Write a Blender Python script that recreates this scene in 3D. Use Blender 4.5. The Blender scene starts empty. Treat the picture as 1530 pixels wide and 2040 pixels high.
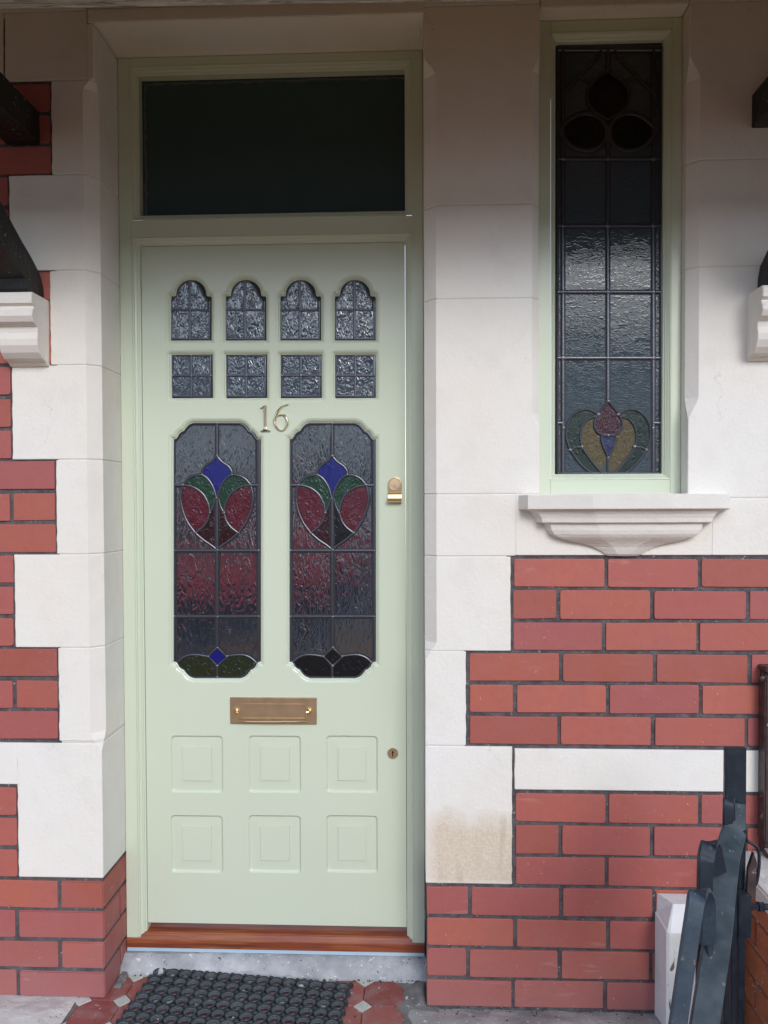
import bpy, bmesh, math, random
from mathutils import Vector, Matrix, noise, geometry
R = math.radians
random.seed(7)
scene = bpy.context.scene
C = scene.collection

# ------------------------------------------------------------------ camera
F_PX = 1532.0                      # focal length in photo pixels (photo 1530 x 2040)
CAM = Vector((0.0, -2.0, 1.31))
cd = bpy.data.cameras.new('camera'); cam = bpy.data.objects.new('camera', cd); C.objects.link(cam)
cd.sensor_fit = 'VERTICAL'; cd.sensor_height = 24.0; cd.lens = 24.0 * F_PX / 2040.0
PPY = 1038.0; cd.shift_y = (PPY-1020)/2040.0
cd.clip_start = 0.02; cd.clip_end = 500
ROT = Matrix.Rotation(R(2.28), 3, 'Z') @ Matrix.Rotation(R(90 - 1.25), 3, 'X') @ Matrix.Rotation(R(-0.20), 3, 'Z')
cam.matrix_world = Matrix.Translation(CAM) @ ROT.to_4x4()
scene.camera = cam
scene.render.resolution_x = 768; scene.render.resolution_y = 1024

# ------------------------------------------------------------------ world, sun, exposure
world = bpy.data.worlds.new('World'); scene.world = world; world.use_nodes = True
nt = world.node_tree; nt.nodes.clear()
sky = nt.nodes.new('ShaderNodeTexSky'); sky.sky_type = 'NISHITA'; sky.sun_disc = False
sky.sun_elevation = R(29); sky.sun_rotation = R(164); sky.dust_density = 0.6; sky.ozone_density = 2.0
hsv = nt.nodes.new('ShaderNodeHueSaturation'); hsv.inputs['Saturation'].default_value = 0.66
bg = nt.nodes.new('ShaderNodeBackground'); bg.inputs['Strength'].default_value = 0.15
wo = nt.nodes.new('ShaderNodeOutputWorld')
nt.links.new(sky.outputs[0], hsv.inputs['Color']); nt.links.new(hsv.outputs[0], bg.inputs['Color'])
nt.links.new(bg.outputs[0], wo.inputs['Surface'])
sl = bpy.data.lights.new('sun', 'SUN'); sl.energy = 0.75; sl.angle = R(22); sl.color = (1.0, 0.99, 0.97)
sun = bpy.data.objects.new('sun', sl); C.objects.link(sun)
# light travels from behind the viewer, high, a little from the left
sun_dir = Vector((-0.28, math.cos(R(29)), -math.sin(R(29))*1.04))
sun.rotation_euler = sun_dir.to_track_quat('-Z', 'Y').to_euler()
scene.view_settings.view_transform = 'Standard'; scene.view_settings.look = 'None'
scene.view_settings.gamma = 1.0; scene.view_settings.use_curve_mapping = False
scene.view_settings.exposure = 1.02

# ------------------------------------------------------------------ helpers
def at(u, v, Y):
    d = ROT @ Vector(((u - 765) / F_PX, (PPY - v) / F_PX, -1.0))
    return CAM + d * ((Y - CAM.y) / d.y)
def AX(u, v, Y): return at(u, v, Y).x
def AZ(u, v, Y): return at(u, v, Y).z

def tag(o, label=None, cat=None, group=None, kind=None):
    if label: o['label'] = label
    if cat: o['category'] = cat
    if group: o['group'] = group
    if kind: o['kind'] = kind
    return o
def empty(name, loc, label, cat, group=None):
    o = bpy.data.objects.new(name, None); C.objects.link(o); o.location = loc; o.empty_display_size = 0.1
    bpy.context.view_layer.update()
    return tag(o, label, cat, group)
def link(name, me, mat, parent=None):
    o = bpy.data.objects.new(name, me); C.objects.link(o)
    if mat and not me.materials: me.materials.append(mat)
    if parent:
        o.parent = parent
        # every mesh is modelled in place; only the root Empty of a thing carries a location
        if parent.parent is None: o.matrix_parent_inverse = Matrix.Translation(parent.location).inverted()
    return o

class MB:
    """collects faces, builds one mesh object"""
    def __init__(s): s.v = []; s.f = []; s.sm = []
    def add(s, verts, faces, smooth=False):
        b = len(s.v); s.v += [tuple(p) for p in verts]
        for f in faces: s.f.append([b + i for i in f]); s.sm.append(smooth)
    def box(s, x0, x1, y0, y1, z0, z1, bev=0.0):
        if bev <= 0:
            vs = [(x, y, z) for x in (x0, x1) for y in (y0, y1) for z in (z0, z1)]
            s.add(vs, [(0,1,3,2),(4,6,7,5),(0,4,5,1),(2,3,7,6),(0,2,6,4),(1,5,7,3)]); return
        b = bev   # chamfered along the edges of the front (y0) side and verticals
        bm = bmesh.new(); bmesh.ops.create_cube(bm, size=1)
        for v in bm.verts:
            v.co = Vector(((x0+x1)/2 + v.co.x*(x1-x0), (y0+y1)/2 + v.co.y*(y1-y0), (z0+z1)/2 + v.co.z*(z1-z0)))
        bmesh.ops.bevel(bm, geom=bm.edges[:], offset=b, segments=2, affect='EDGES')
        s.bm(bm)
    def bm(s, bm, smooth=False, M=None):
        bm.verts.index_update()
        s.add([(M @ v.co) if M else v.co.copy() for v in bm.verts], [[v.index for v in f.verts] for f in bm.faces], smooth); bm.free()
    def tube(s, pts, rad, n=10, smooth=True):
        pts = [Vector(p) for p in pts]; rs = rad if isinstance(rad, (list, tuple)) else [rad]*len(pts)
        rings = []; up = None
        for i, p in enumerate(pts):
            t = (pts[min(i+1, len(pts)-1)] - pts[max(i-1, 0)]).normalized()
            if up is None: up = Vector((0,1,0)) if abs(t.y) < .9 else Vector((1,0,0))
            a = t.cross(up).normalized(); up = a.cross(t).normalized()
            rings.append([p + (a*math.cos(2*math.pi*k/n) + up*math.sin(2*math.pi*k/n))*rs[i] for k in range(n)])
        vs = [q for r in rings for q in r]; fs = []
        for i in range(len(pts)-1):
            for k in range(n): fs.append((i*n+k, i*n+(k+1)%n, (i+1)*n+(k+1)%n, (i+1)*n+k))
        fs.append(tuple(range(n))[::-1]); fs.append(tuple((len(pts)-1)*n+k for k in range(n)))
        s.add(vs, fs, smooth)
    def cyl(s, c, axis, r, h, n=24, smooth=True):
        c = Vector(c); s.tube([c, c + Vector(axis).normalized()*h], r, n, smooth)
    def build(s, name, mat, parent=None, auto=True):
        me = bpy.data.meshes.new(name); me.from_pydata(s.v, [], s.f)
        for p, q in zip(me.polygons, s.sm): p.use_smooth = q
        bm = bmesh.new(); bm.from_mesh(me); bmesh.ops.recalc_face_normals(bm, faces=bm.faces[:])
        if any(s.sm):
            for e in bm.edges:
                if len(e.link_faces) == 2 and e.calc_face_angle(0) > R(38): e.smooth = False
        bm.to_mesh(me); bm.free()
        return link(name, me, mat, parent)

def offset_poly(pts, d):
    """inward (positive d) mitred offset of a closed CCW polygon of (x, z)"""
    n = len(pts); area = sum(pts[i][0]*pts[(i+1)%n][1] - pts[(i+1)%n][0]*pts[i][1] for i in range(n))
    sg = 1 if area > 0 else -1; out = []
    for i in range(n):
        p0 = Vector(pts[i-1]); p1 = Vector(pts[i]); p2 = Vector(pts[(i+1)%n])
        a = (p1-p0); b = (p2-p1)
        a = a.normalized() if a.length > 1e-9 else Vector((1,0)); b = b.normalized() if b.length > 1e-9 else a
        na = Vector((-a.y, a.x))*sg; nb = Vector((-b.y, b.x))*sg
        m = na + nb
        if m.length < 1e-6: m = na
        m.normalize(); k = max(m.dot(na), 0.45)
        out.append(tuple(p1 + m*(d/k)))
    return out
def rings(mb, ringlist, cap_last=False, cap_first=False, smooth=False):
    """ringlist: [(poly, Y)] equal counts, stitched"""
    n = len(ringlist[0][0]); vs = []; fs = []
    for poly, Y in ringlist:
        for i, p in enumerate(poly): vs.append((p[0], Y, p[1]))
    for r in range(len(ringlist)-1):
        for i in range(n): fs.append((r*n+i, r*n+(i+1)%n, (r+1)*n+(i+1)%n, (r+1)*n+i))
    mb.add(vs, fs, smooth)
    for cap, idx in ((cap_last, -1), (cap_first, 0)):
        if cap:
            poly, Y = ringlist[idx]
            tri = geometry.tessellate_polygon([[Vector((p[0], p[1], 0)) for p in poly]])
            mb.add([(p[0], Y, p[1]) for p in poly], tri)
def slab(mb, poly, y0, y1, bev=0.001):
    """front at y0 (towards viewer, smaller y), back at y1"""
    ins = offset_poly(poly, bev)
    rings(mb, [(ins, y0), (offset_poly(poly, bev*.3), y0+bev*.3), (poly, y0+bev), (poly, y1)], cap_first=True, cap_last=True)
def rrect(x0, x1, z0, z1, r, n=5):
    r = max(r, 1e-5); out = []
    for cx, cz, a0 in ((x1-r, z1-r, 0), (x0+r, z1-r, 90), (x0+r, z0+r, 180), (x1-r, z0+r, 270)):
        for k in range(n): a = R(a0 + 90*k/(n-1)); out.append((cx + r*math.cos(a), cz + r*math.sin(a)))
    return out
def crom(pts, closed=False, k=6):
    """Catmull-Rom through 2D points"""
    n = len(pts); out = []
    rng = range(n if closed else n-1)
    for i in rng:
        g = (lambda j: pts[j % n]) if closed else (lambda j: pts[min(max(j, 0), n-1)])
        p0, p1, p2, p3 = g(i-1), g(i), g(i+1), g(i+2)
        for s in range(k):
            t = s/k
            out.append(tuple(.5*((2*b) + (-a+c)*t + (2*a-5*b+4*c-d)*t*t + (-a+3*b-3*c+d)*t**3) for a, b, c, d in zip(p0, p1, p2, p3)))
    if not closed: out.append(tuple(pts[-1]))
    return out
def ribbon(mb, pts, w, h, Y, closed=False, seg=4, flat=0.0):
    """half-round bar lying on plane Y, path in (x, z); w = half width or list"""
    n = len(pts); ws = w if isinstance(w, (list, tuple)) else [w]*n; vs = []; fs = []
    if getattr(mb, 'dark', None) is not None and w != 0: ribbon(mb.dark, pts, [q*1.5+.0006 for q in ws], .0005, Y+.0006, closed, 2)  # dark outline beside each came: black putty with its shadow painted in
    P = [Vector(p) for p in pts]; m = seg+1
    for i in range(n):
        a = P[i-1] if (i > 0 or closed) else P[i]; b = P[(i+1) % n] if (i < n-1 or closed) else P[i]
        t = (b-a); t = t.normalized() if t.length > 1e-9 else Vector((1, 0)); nn = Vector((-t.y, t.x))
        k = 1.0
        if (0 < i < n-1) or closed:
            t1 = (P[i]-P[i-1]); 
            if t1.length > 1e-9: k = 1/max(nn.dot(Vector((-t1.y, t1.x)).normalized()), .5)
        for j in range(m):
            a2 = math.pi*j/seg; q = P[i] + nn*ws[i]*k*math.cos(a2)
            vs.append((q.x, Y - h*math.sin(a2)**.8 if 0 < j < seg else Y, q.y))
    last = n if closed else n-1
    for i in range(last):
        for j in range(seg):
            fs.append((i*m+j, ((i+1) % n)*m+j, ((i+1) % n)*m+j+1, i*m+j+1))
    if not closed:
        fs.append(tuple(range(m))); fs.append(tuple((n-1)*m+j for j in range(m)))
    mb.add(vs, fs, True)

# ------------------------------------------------------------------ materials
def mat(name, color, rough=.6, metal=0.0, spec=.5, coat=0.0):
    m = bpy.data.materials.new(name); m.use_nodes = True
    b = m.node_tree.nodes['Principled BSDF']
    b.inputs['Base Color'].default_value = (*color, 1); b.inputs['Roughness'].default_value = rough
    b.inputs['Metallic'].default_value = metal; b.inputs['Specular IOR Level'].default_value = spec
    b.inputs['Coat Weight'].default_value = coat
    return m
class NT:
    def __init__(s, m): s.t = m.node_tree; s.n = s.t.nodes; s.l = s.t.links; s.b = s.n['Principled BSDF']
    def new(s, ty, **kw):
        n = s.n.new(ty)
        for k, v in kw.items(): setattr(n, k, v)
        return n
    def pos(s, scale=(1,1,1)):
        g = s.new('ShaderNodeNewGeometry'); mp = s.new('ShaderNodeMapping'); mp.inputs['Scale'].default_value = scale
        s.l.new(g.outputs['Position'], mp.inputs['Vector']); return mp.outputs[0]
    def noise(s, vec, scale, detail=3, dist=0, rough=.5, out='Fac'):
        n = s.new('ShaderNodeTexNoise'); n.inputs['Scale'].default_value = scale; n.inputs['Detail'].default_value = detail
        n.inputs['Distortion'].default_value = dist; n.inputs['Roughness'].default_value = rough
        s.l.new(vec, n.inputs['Vector']); return n.outputs[out]
    def voro(s, vec, scale, feature='F1', out='Distance'):
        n = s.new('ShaderNodeTexVoronoi', feature=feature); n.inputs['Scale'].default_value = scale
        s.l.new(vec, n.inputs['Vector']); return n.outputs[out]
    def ramp(s, fac, stops):
        n = s.new('ShaderNodeValToRGB'); e = n.color_ramp.elements
        while len(e) < len(stops): e.new(.5)
        for el, (p, c) in zip(e, stops): el.position = p; el.color = (*c, 1) if len(c) == 3 else c
        s.l.new(fac, n.inputs[0]); return n.outputs[0]
    def gray(s, fac, a, b, lo=0.0, hi=1.0):
        n = s.new('ShaderNodeMapRange'); n.inputs['From Min'].default_value = a; n.inputs['From Max'].default_value = b
        n.inputs['To Min'].default_value = lo; n.inputs['To Max'].default_value = hi; s.l.new(fac, n.inputs['Value']); return n.outputs[0]
    def mix(s, fac, a, b, mode='MIX'):
        n = s.new('ShaderNodeMix', data_type='RGBA', blend_type=mode)
        if isinstance(fac, (int, float)): n.inputs[0].default_value = fac
        else: s.l.new(fac, n.inputs[0])
        for i, q in ((6, a), (7, b)):
            if isinstance(q, tuple): n.inputs[i].default_value = (*q, 1)
            else: s.l.new(q, n.inputs[i])
        return n.outputs[2]
    def math(s, op, a, b=0.0):
        n = s.new('ShaderNodeMath', operation=op)
        for i, q in enumerate((a, b)):
            if isinstance(q, (int, float)): n.inputs[i].default_value = q
            else: s.l.new(q, n.inputs[i])
        return n.outputs[0]
    def bump(s, h, strength, dist, prev=None):
        n = s.new('ShaderNodeBump'); n.inputs['Strength'].default_value = strength; n.inputs['Distance'].default_value = dist
        s.l.new(h, n.inputs['Height'])
        if prev: s.l.new(prev, n.inputs['Normal'])
        return n.outputs[0]
    def xyz(s):
        g = s.new('ShaderNodeNewGeometry'); x = s.new('ShaderNodeSeparateXYZ'); s.l.new(g.outputs['Position'], x.inputs[0]); return x.outputs
    def col(s, c): s.l.new(c, s.b.inputs['Base Color'])
    def nrm(s, c): s.l.new(c, s.b.inputs['Normal'])
    def rgh(s, c): s.l.new(c, s.b.inputs['Roughness'])
    def rnd(s): return s.new('ShaderNodeObjectInfo').outputs['Random']

def stone_mat(name, base, warm, stains=True):
    m = mat(name, base, .82, spec=.3); t = NT(m); p = t.pos()
    n1 = t.noise(p, 2.2, 4); n2 = t.noise(p, 11, 5, rough=.6); n3 = t.noise(p, 120, 3); n4 = t.noise(p, 420, 2)
    c = t.mix(t.gray(n1, .38, .68), base, warm)
    c = t.mix(t.gray(t.rnd(), 0, 1, 0, .25), c, (warm[0]*.96, warm[1]*.95, warm[2]*.93))
    c = t.mix(t.math('MULTIPLY', t.gray(n2, .50, .74), .22), c, (base[0]*.74, base[1]*.71, base[2]*.67))
    c = t.mix(t.math('MULTIPLY', t.gray(t.noise(p, 240, 2), .64, .78), .18), c, (.50, .46, .42))
    if stains:
        x, y, z = t.xyz()
        # beige damp stain low on the quoin right of the door
        sx = t.math('MULTIPLY', t.gray(x, 0.01, 0.06), t.gray(x, .262, .252))
        wob = t.math('ADD', z, t.math('MULTIPLY', t.noise(p, 9, 3), .13))
        sz = t.math('MULTIPLY', t.gray(wob, .575, .515), t.gray(z, .31, .33))
        sg = t.gray(t.noise(p, 160, 4, rough=.7), .30, .60, .45, 1)
        c = t.mix(t.math('MULTIPLY', t.math('MULTIPLY', sx, sz), t.math('MULTIPLY', sg, .85)), c, (.60, .48, .34))
        streak = t.noise(t.pos((28, 1, 2.2)), 1, 3)
        c = t.mix(t.math('MULTIPLY', t.math('MULTIPLY', sx, sz), t.gray(streak, .55, .72, 0, .6)), c, (.40, .32, .22))
        # cracks
        cr = t.voro(t.pos((3.1, 3.1, 1.7)), 1.0, 'DISTANCE_TO_EDGE')
        wp = t.new('ShaderNodeVectorMath', operation='ADD'); g = t.new('ShaderNodeNewGeometry')
        sc = t.new('ShaderNodeVectorMath', operation='SCALE'); sc.inputs['Scale'].default_value = .06
        t.l.new(t.noise(p, 26, 4, out='Color'), sc.inputs[0]); t.l.new(g.outputs['Position'], wp.inputs[0]); t.l.new(sc.outputs[0], wp.inputs[1])
        cr = t.voro(wp.outputs[0], 3.4, 'DISTANCE_TO_EDGE')
        line = t.math('MULTIPLY', t.gray(cr, .004, 0, 0, 1), t.gray(t.noise(p, 3.3, 1), .56, .62))
        c = t.mix(t.math('MULTIPLY', line, .32), c, (.35, .31, .28))
    t.col(c)
    t.nrm(t.bump(n4, .35, .0008, t.bump(n3, .5, .0016, t.bump(n2, .55, .005))))
    return m
M = {}
M['stone'] = stone_mat('painted stone', (.80, .775, .735), (.79, .735, .665))
M['sill'] = stone_mat('painted sill stone', (.77, .74, .70), (.74, .69, .635), False)
m = M['brick'] = mat('painted brick', (.40, .10, .08), .62, spec=.4); t = NT(m); p = t.pos()
r = t.rnd()
c = t.ramp(r, [(0, (.33, .088, .064)), (.25, (.43, .120, .080)), (.5, (.385, .104, .088)), (.75, (.355, .098, .092)), (1, (.47, .132, .086))])
c = t.mix(t.gray(t.noise(p, 9, 4), .35, .7, 0, .5), c, (.37, .115, .112))
c = t.mix(t.gray(t.noise(p, 38, 5), .52, .75, 0, .35), c, (.33, .08, .068))
x, y, z = t.xyz()
low = t.gray(t.math('ADD', z, t.math('MULTIPLY', t.noise(p, 8, 3), .25)), .34, .10)
c = t.mix(t.math('MULTIPLY', low, .62), c, (.34, .15, .15))
fl = t.math('MULTIPLY', t.gray(t.noise(t.pos((1, 1, .6)), 150, 4, .8), .685, .73), t.gray(t.noise(p, 7, 2), .46, .62))
c = t.mix(t.math('MULTIPLY', fl, t.gray(z, 1.2, 0.05, .45, .95)), c, (.66, .50, .47))
sm = t.math('MULTIPLY', t.gray(t.noise(t.pos((.5, 1, 2.2)), 24, 5, .4), .60, .70), t.gray(t.noise(p, 4.5, 2), .50, .62)); c = t.mix(t.math('MULTIPLY', sm, .40), c, (.52, .26, .24))
pit = t.gray(t.noise(p, 210, 2), .68, .74)
c = t.mix(t.math('MULTIPLY', pit, .45), c, (.16, .04, .035))
t.col(c); t.nrm(t.bump(t.noise(p, 260, 3), .4, .0008, t.bump(t.noise(p, 34, 4), .45, .003)))
t.rgh(t.gray(t.noise(p, 20, 3), .3, .7, .52, .72))
m = M['orange_brick'] = mat('orange garden brick', (.36, .12, .05), .75); t = NT(m); p = t.pos()
c = t.mix(t.rnd(), (.34, .095, .045), (.42, .13, .05)); c = t.mix(t.gray(t.noise(p, 30, 4), .45, .75, 0, .6), c, (.22, .07, .04))
c = t.mix(t.gray(t.noise(p, 90, 4), .66, .72), c, (.55, .45, .38)); t.col(c); t.nrm(t.bump(t.noise(p, 90, 4), .6, .003))
m = M['mortar'] = mat('dark mortar', (.095, .085, .09), .9, spec=.2); t = NT(m); p = t.pos()
c = t.mix(t.gray(t.noise(p, 40, 5), .35, .7), (.072, .066, .072), (.135, .122, .127))
c = t.mix(t.gray(t.noise(p, 130, 3), .66, .74), c, (.34, .31, .30)); t.col(c); t.nrm(t.bump(t.noise(p, 120, 4), .9, .004))
m = M['pale_mortar'] = mat('pale mortar', (.30, .27, .24), .9); t = NT(m); t.nrm(t.bump(t.noise(t.pos(), 120, 4), .9, .004))
m = M['pointing'] = mat('painted pointing', (.66, .62, .56), .85); t = NT(m); t.nrm(t.bump(t.noise(t.pos(), 90, 3), .6, .003))
m = M['green'] = mat('sage green gloss paint', (.62, .70, .575), .30, spec=.5, coat=.15); t = NT(m); p = t.pos((1, 1, .35))
t.col(t.mix(t.gray(t.noise(t.pos(), 1.6, 3), .35, .7), (.600, .660, .520), (.630, .685, .545)))
t.nrm(t.bump(t.noise(p, 70, 3), .10, .002)); t.rgh(t.gray(t.noise(t.pos(), 14, 3), .3, .7, .29, .34))
def glass_mat(name, color, scale, strength, stretch=(1, 1, .62), rough=.09, coat=.6, streak=.5, cb=.25, cior=1.6, spec=.4):
    m = mat(name, color, rough, spec=spec, coat=coat); t = NT(m); t.b.inputs['Specular Tint'].default_value = (.82, .90, 1, 1); t.b.inputs['Coat Tint'].default_value = (.9, .95, 1, 1); m.node_tree.nodes['Principled BSDF'].inputs['Coat Roughness'].default_value = .05
    off = t.new('ShaderNodeVectorMath', operation='ADD'); t.l.new(t.pos(stretch), off.inputs[0])
    cmb = t.new('ShaderNodeCombineXYZ'); r = t.rnd(); t.l.new(t.math('MULTIPLY', r, 7.0), cmb.inputs[0]); t.l.new(t.math('MULTIPLY', r, 3.0), cmb.inputs[2])
    t.l.new(cmb.outputs[0], off.inputs[1])
    n1 = t.noise(off.outputs[0], scale, 1.5, 1.6, .45)
    rid = t.math('ABSOLUTE', t.math('SUBTRACT', n1, .5))
    n2 = t.noise(off.outputs[0], scale*.4, 2)
    h = t.math('ADD', t.math('MULTIPLY', rid, streak*2.2), t.math('ADD', t.math('MULTIPLY', n1, 1-streak), t.math('MULTIPLY', n2, .7)))
    bn = t.bump(h, strength, .0045)
    t.nrm(bn); bc = t.bump(h, strength*cb, .0045); t.l.new(bc, t.b.inputs['Coat Normal']); t.b.inputs['Coat IOR'].default_value = cior
    return m
M['glass'] = glass_mat('rippled clear glass', (.015, .019, .028), 62, .85, (1, 1, .34), .27, 1.0, .8, .17, 2.6, .35)
M['glass_small'] = glass_mat('rippled light glass', (.030, .038, .050), 66, 1.0, (1, 1, .55), .22, 1.0, .75, .35, 1.8)
M['glass_fine'] = glass_mat('fine textured glass', (.046, .062, .074), 76, .75, (.55, 1, 1.1), .36, .7, .6, .11, 1.6, .15)
M['glass_edge'] = glass_mat('hammered border glass', (.040, .048, .056), 140, .9, (1, 1, 1.2), .25)
M['frosted'] = glass_mat('obscured dark glass', (.045, .075, .075), 210, .16, (1, 1, 1), .35, .0, spec=.15)
M['blue'] = glass_mat('blue glass', (.006, .008, .14), 40, .3, rough=.25)
M['leaf_green'] = glass_mat('green glass', (.003, .034, .012), 70, .9, rough=.3)
M['dark_green'] = glass_mat('olive green glass', (.012, .018, .005), 90, .7, rough=.3)
M['bottle_green'] = glass_mat('bottle green glass', (.006, .016, .008), 90, .5, rough=.4, coat=.2)
M['red'] = glass_mat('ruby glass', (.080, .005, .013), 70, .9, rough=.3)
M['deep_red'] = glass_mat('deep red glass', (.018, .002, .002), 70, .7, rough=.3)
M['black_and_unlit_glass'] = glass_mat('near black and unlit glass', (.003, .003, .004), 60, .5, rough=.35, coat=.10)  # dark panes; also the unlit look of the right door light's foot
M['amber'] = glass_mat('amber glass', (.085, .062, .020), 150, .7, (1, 1, 1), .4, .15)
M['plum'] = glass_mat('plum glass', (.045, .006, .014), 150, 1.0, (1, 1, 1), .35, .25)
M['violet'] = glass_mat('violet glass', (.012, .012, .06), 60, .4, (1, 1, 1), .35, .25)
m = M['lead'] = mat('lead came', (.095, .10, .12), .34, .8); t = NT(m); t.nrm(t.bump(t.noise(t.pos(), 180, 3), .5, .001))
M['lead_dark'] = mat('dark lead putty', (.018, .017, .022), .6)
m = M['solder'] = mat('solder', (.16, .16, .18), .4, .9); t = NT(m); t.nrm(t.bump(t.noise(t.pos(), 220, 2), .8, .001))
m = M['chrome'] = mat('polished numeral metal', (.82, .70, .52), .12, 1.0)
m = M['brass'] = mat('satin brass', (.62, .42, .21), .42, 1.0); t = NT(m); p = t.pos((1, 1, 14))
t.nrm(t.bump(t.noise(t.pos((3, 1, 60)), 30, 2), .12, .0008)); t.col(t.mix(t.gray(t.noise(t.pos(), 30, 3), .3, .7), (.66, .50, .34), (.55, .41, .27)))
M['brass_bright'] = mat('polished brass', (.86, .66, .38), .22, 1.0)
M['black'] = mat('keyhole black', (.006, .005, .004), .6)
m = M['wood'] = mat('mahogany threshold', (.22, .06, .02), .5, coat=.1); t = NT(m)
g = t.noise(t.pos((2.2, 40, 60)), 2.2, 6, 1.2); c = t.ramp(g, [(.30, (.13, .030, .012)), (.5, (.27, .075, .022)), (.7, (.36, .12, .040))])
c = t.mix(t.gray(t.noise(t.pos((3, 3, 3)), 1.7, 3), .4, .65, 0, .7), c, (.20, .035, .020)); t.col(c); t.nrm(t.bump(g, .15, .001))
m = M['blue_strip'] = mat('pale blue sealant', (.42, .56, .66), .5); t = NT(m); t.nrm(t.bump(t.noise(t.pos(), 60, 3), .4, .002))
def conc(name, a, b, spots=(.7, .7, .7)):
    m = mat(name, a, .85); t = NT(m); p = t.pos()
    c = t.mix(t.gray(t.noise(p, 14, 6, rough=.65), .35, .68), a, b)
    c = t.mix(t.gray(t.noise(p, 5, 3), .45, .7, 0, .6), c, (a[0]*.6, a[1]*.6, a[2]*.6))
    c = t.mix(t.gray(t.noise(p, 95, 3), .66, .71), c, spots)
    c = t.mix(t.gray(t.noise(p, 60, 4), .67, .72), c, (.06, .055, .05))
    t.col(c); t.nrm(t.bump(t.noise(p, 150, 3), .7, .002, t.bump(t.noise(p, 22, 4), .8, .008))); return m
M['concrete'] = conc('worn concrete', (.30, .31, .33), (.52, .53, .56))
M['path'] = conc('warm bounce path', (.25, .130, .045), (.34, .19, .075), (.4, .33, .25))  # warm colour added so light bounced off it browns the upper stone
M['cement'] = conc('pale cement', (.30, .295, .29), (.46, .45, .44))
M['flag'] = conc('pale stone slab', (.54, .52, .49), (.68, .67, .64))
M['dark_cement'] = conc('grimy cement', (.13, .125, .13), (.28, .27, .27))
M['asphalt'] = conc('asphalt', (.16, .16, .17), (.22, .22, .23), (.3, .3, .3))
def tile_mat(name, a, b, dirt):
    m = mat(name, a, .5); t = NT(m); p = t.pos()
    c = t.mix(t.rnd(), a, b); c = t.mix(t.gray(t.noise(p, 26, 5), .45, .75, 0, .75), c, dirt)
    c = t.mix(t.gray(t.noise(p, 120, 3), .67, .72, 0, .8), c, (.55, .5, .48)); t.col(c)
    t.nrm(t.bump(t.noise(p, 60, 4), .4, .002)); t.rgh(t.gray(t.noise(p, 30, 3), .3, .7, .35, .7)); return m
M['red_tile'] = tile_mat('red quarry tile', (.22, .050, .045), (.30, .085, .075), (.28, .17, .17))
M['white_tile'] = tile_mat('cream insert tile', (.46, .47, .43), (.58, .58, .54), (.30, .29, .27))
m = M['rubber'] = mat('black rubber', (.016, .021, .028), .42, spec=.5); t = NT(m); p = t.pos()
c = t.mix(t.gray(t.noise(p, 24, 4), .5, .72, 0, .5), (.020, .026, .034), (.075, .085, .093)); t.col(c); t.nrm(t.bump(t.noise(p, 200, 3), .4, .001))
M['rubber_worn_glint'] = mat('scuffed rubber with painted glint', (.16, .175, .19), .5)  # worn grey ring steps with arc highlights painted in
m = M['timber'] = mat('black painted timber', (.010, .010, .011), .48, spec=.4); t = NT(m); p = t.pos()
c = t.mix(t.gray(t.noise(t.pos((1, 1, 1)), 75, 5, .6), .665, .70), (.009, .009, .010), (.30, .29, .28)); t.col(c)
t.nrm(t.bump(t.noise(t.pos((1, .4, .4)), 60, 5), .8, .004))
m = M['weathered'] = mat('weathered grey timber', (.2, .19, .17), .8); t = NT(m)
g = t.noise(t.pos((2.2, 30, 26)), 2.5, 7, 1.8, .65); c = t.ramp(g, [(.30, (.012, .011, .010)), (.40, (.16, .155, .14)), (.54, (.55, .54, .49)), (.72, (.28, .26, .22))])
t.col(c); t.nrm(t.bump(g, 1.0, .012))
M['soffit'] = mat('warm bounce soffit boards', (.55, .28, .06), .7)  # orange put in to bounce warm light onto the stone under the canopy
M['roof_tile'] = mat('roof tile', (.12, .05, .035), .8)
def iron(name, a, b, wear):
    m = mat(name, a, .38, spec=.5); t = NT(m); p = t.pos()
    c = t.mix(t.gray(t.noise(p, 30, 4), .4, .7), a, b); c = t.mix(t.gray(t.noise(p, 75, 5), .66, .70), c, wear); t.col(c)
    t.nrm(t.bump(t.noise(p, 110, 4), .35, .0012)); t.rgh(t.gray(t.noise(p, 40, 3), .3, .7, .3, .55)); return m
M['iron'] = iron('black painted iron', (.006, .012, .022), (.012, .020, .030), (.05, .05, .05))
M['iron_grey'] = iron('worn grey black iron', (.022, .034, .042), (.046, .062, .072), (.11, .12, .12))
M['iron_blue'] = iron('blue black paint', (.018, .032, .050), (.030, .048, .068), (.12, .09, .08))
M['rust'] = iron('rusty iron', (.035, .022, .022), (.075, .045, .042), (.25, .21, .20))
m = M['white_paint'] = mat('white painted post', (.74, .76, .77), .5); t = NT(m); p = t.pos()
c = t.mix(t.gray(t.noise(p, 10, 5), .5, .75, 0, .5), (.76, .775, .785), (.55, .55, .53))
c = t.mix(t.gray(t.noise(t.pos((1.6, 1.6, .6)), 26, 4, .8), .69, .72), c, (.16, .15, .14)); t.col(c); t.nrm(t.bump(t.noise(p, 50, 4), .5, .003))

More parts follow.
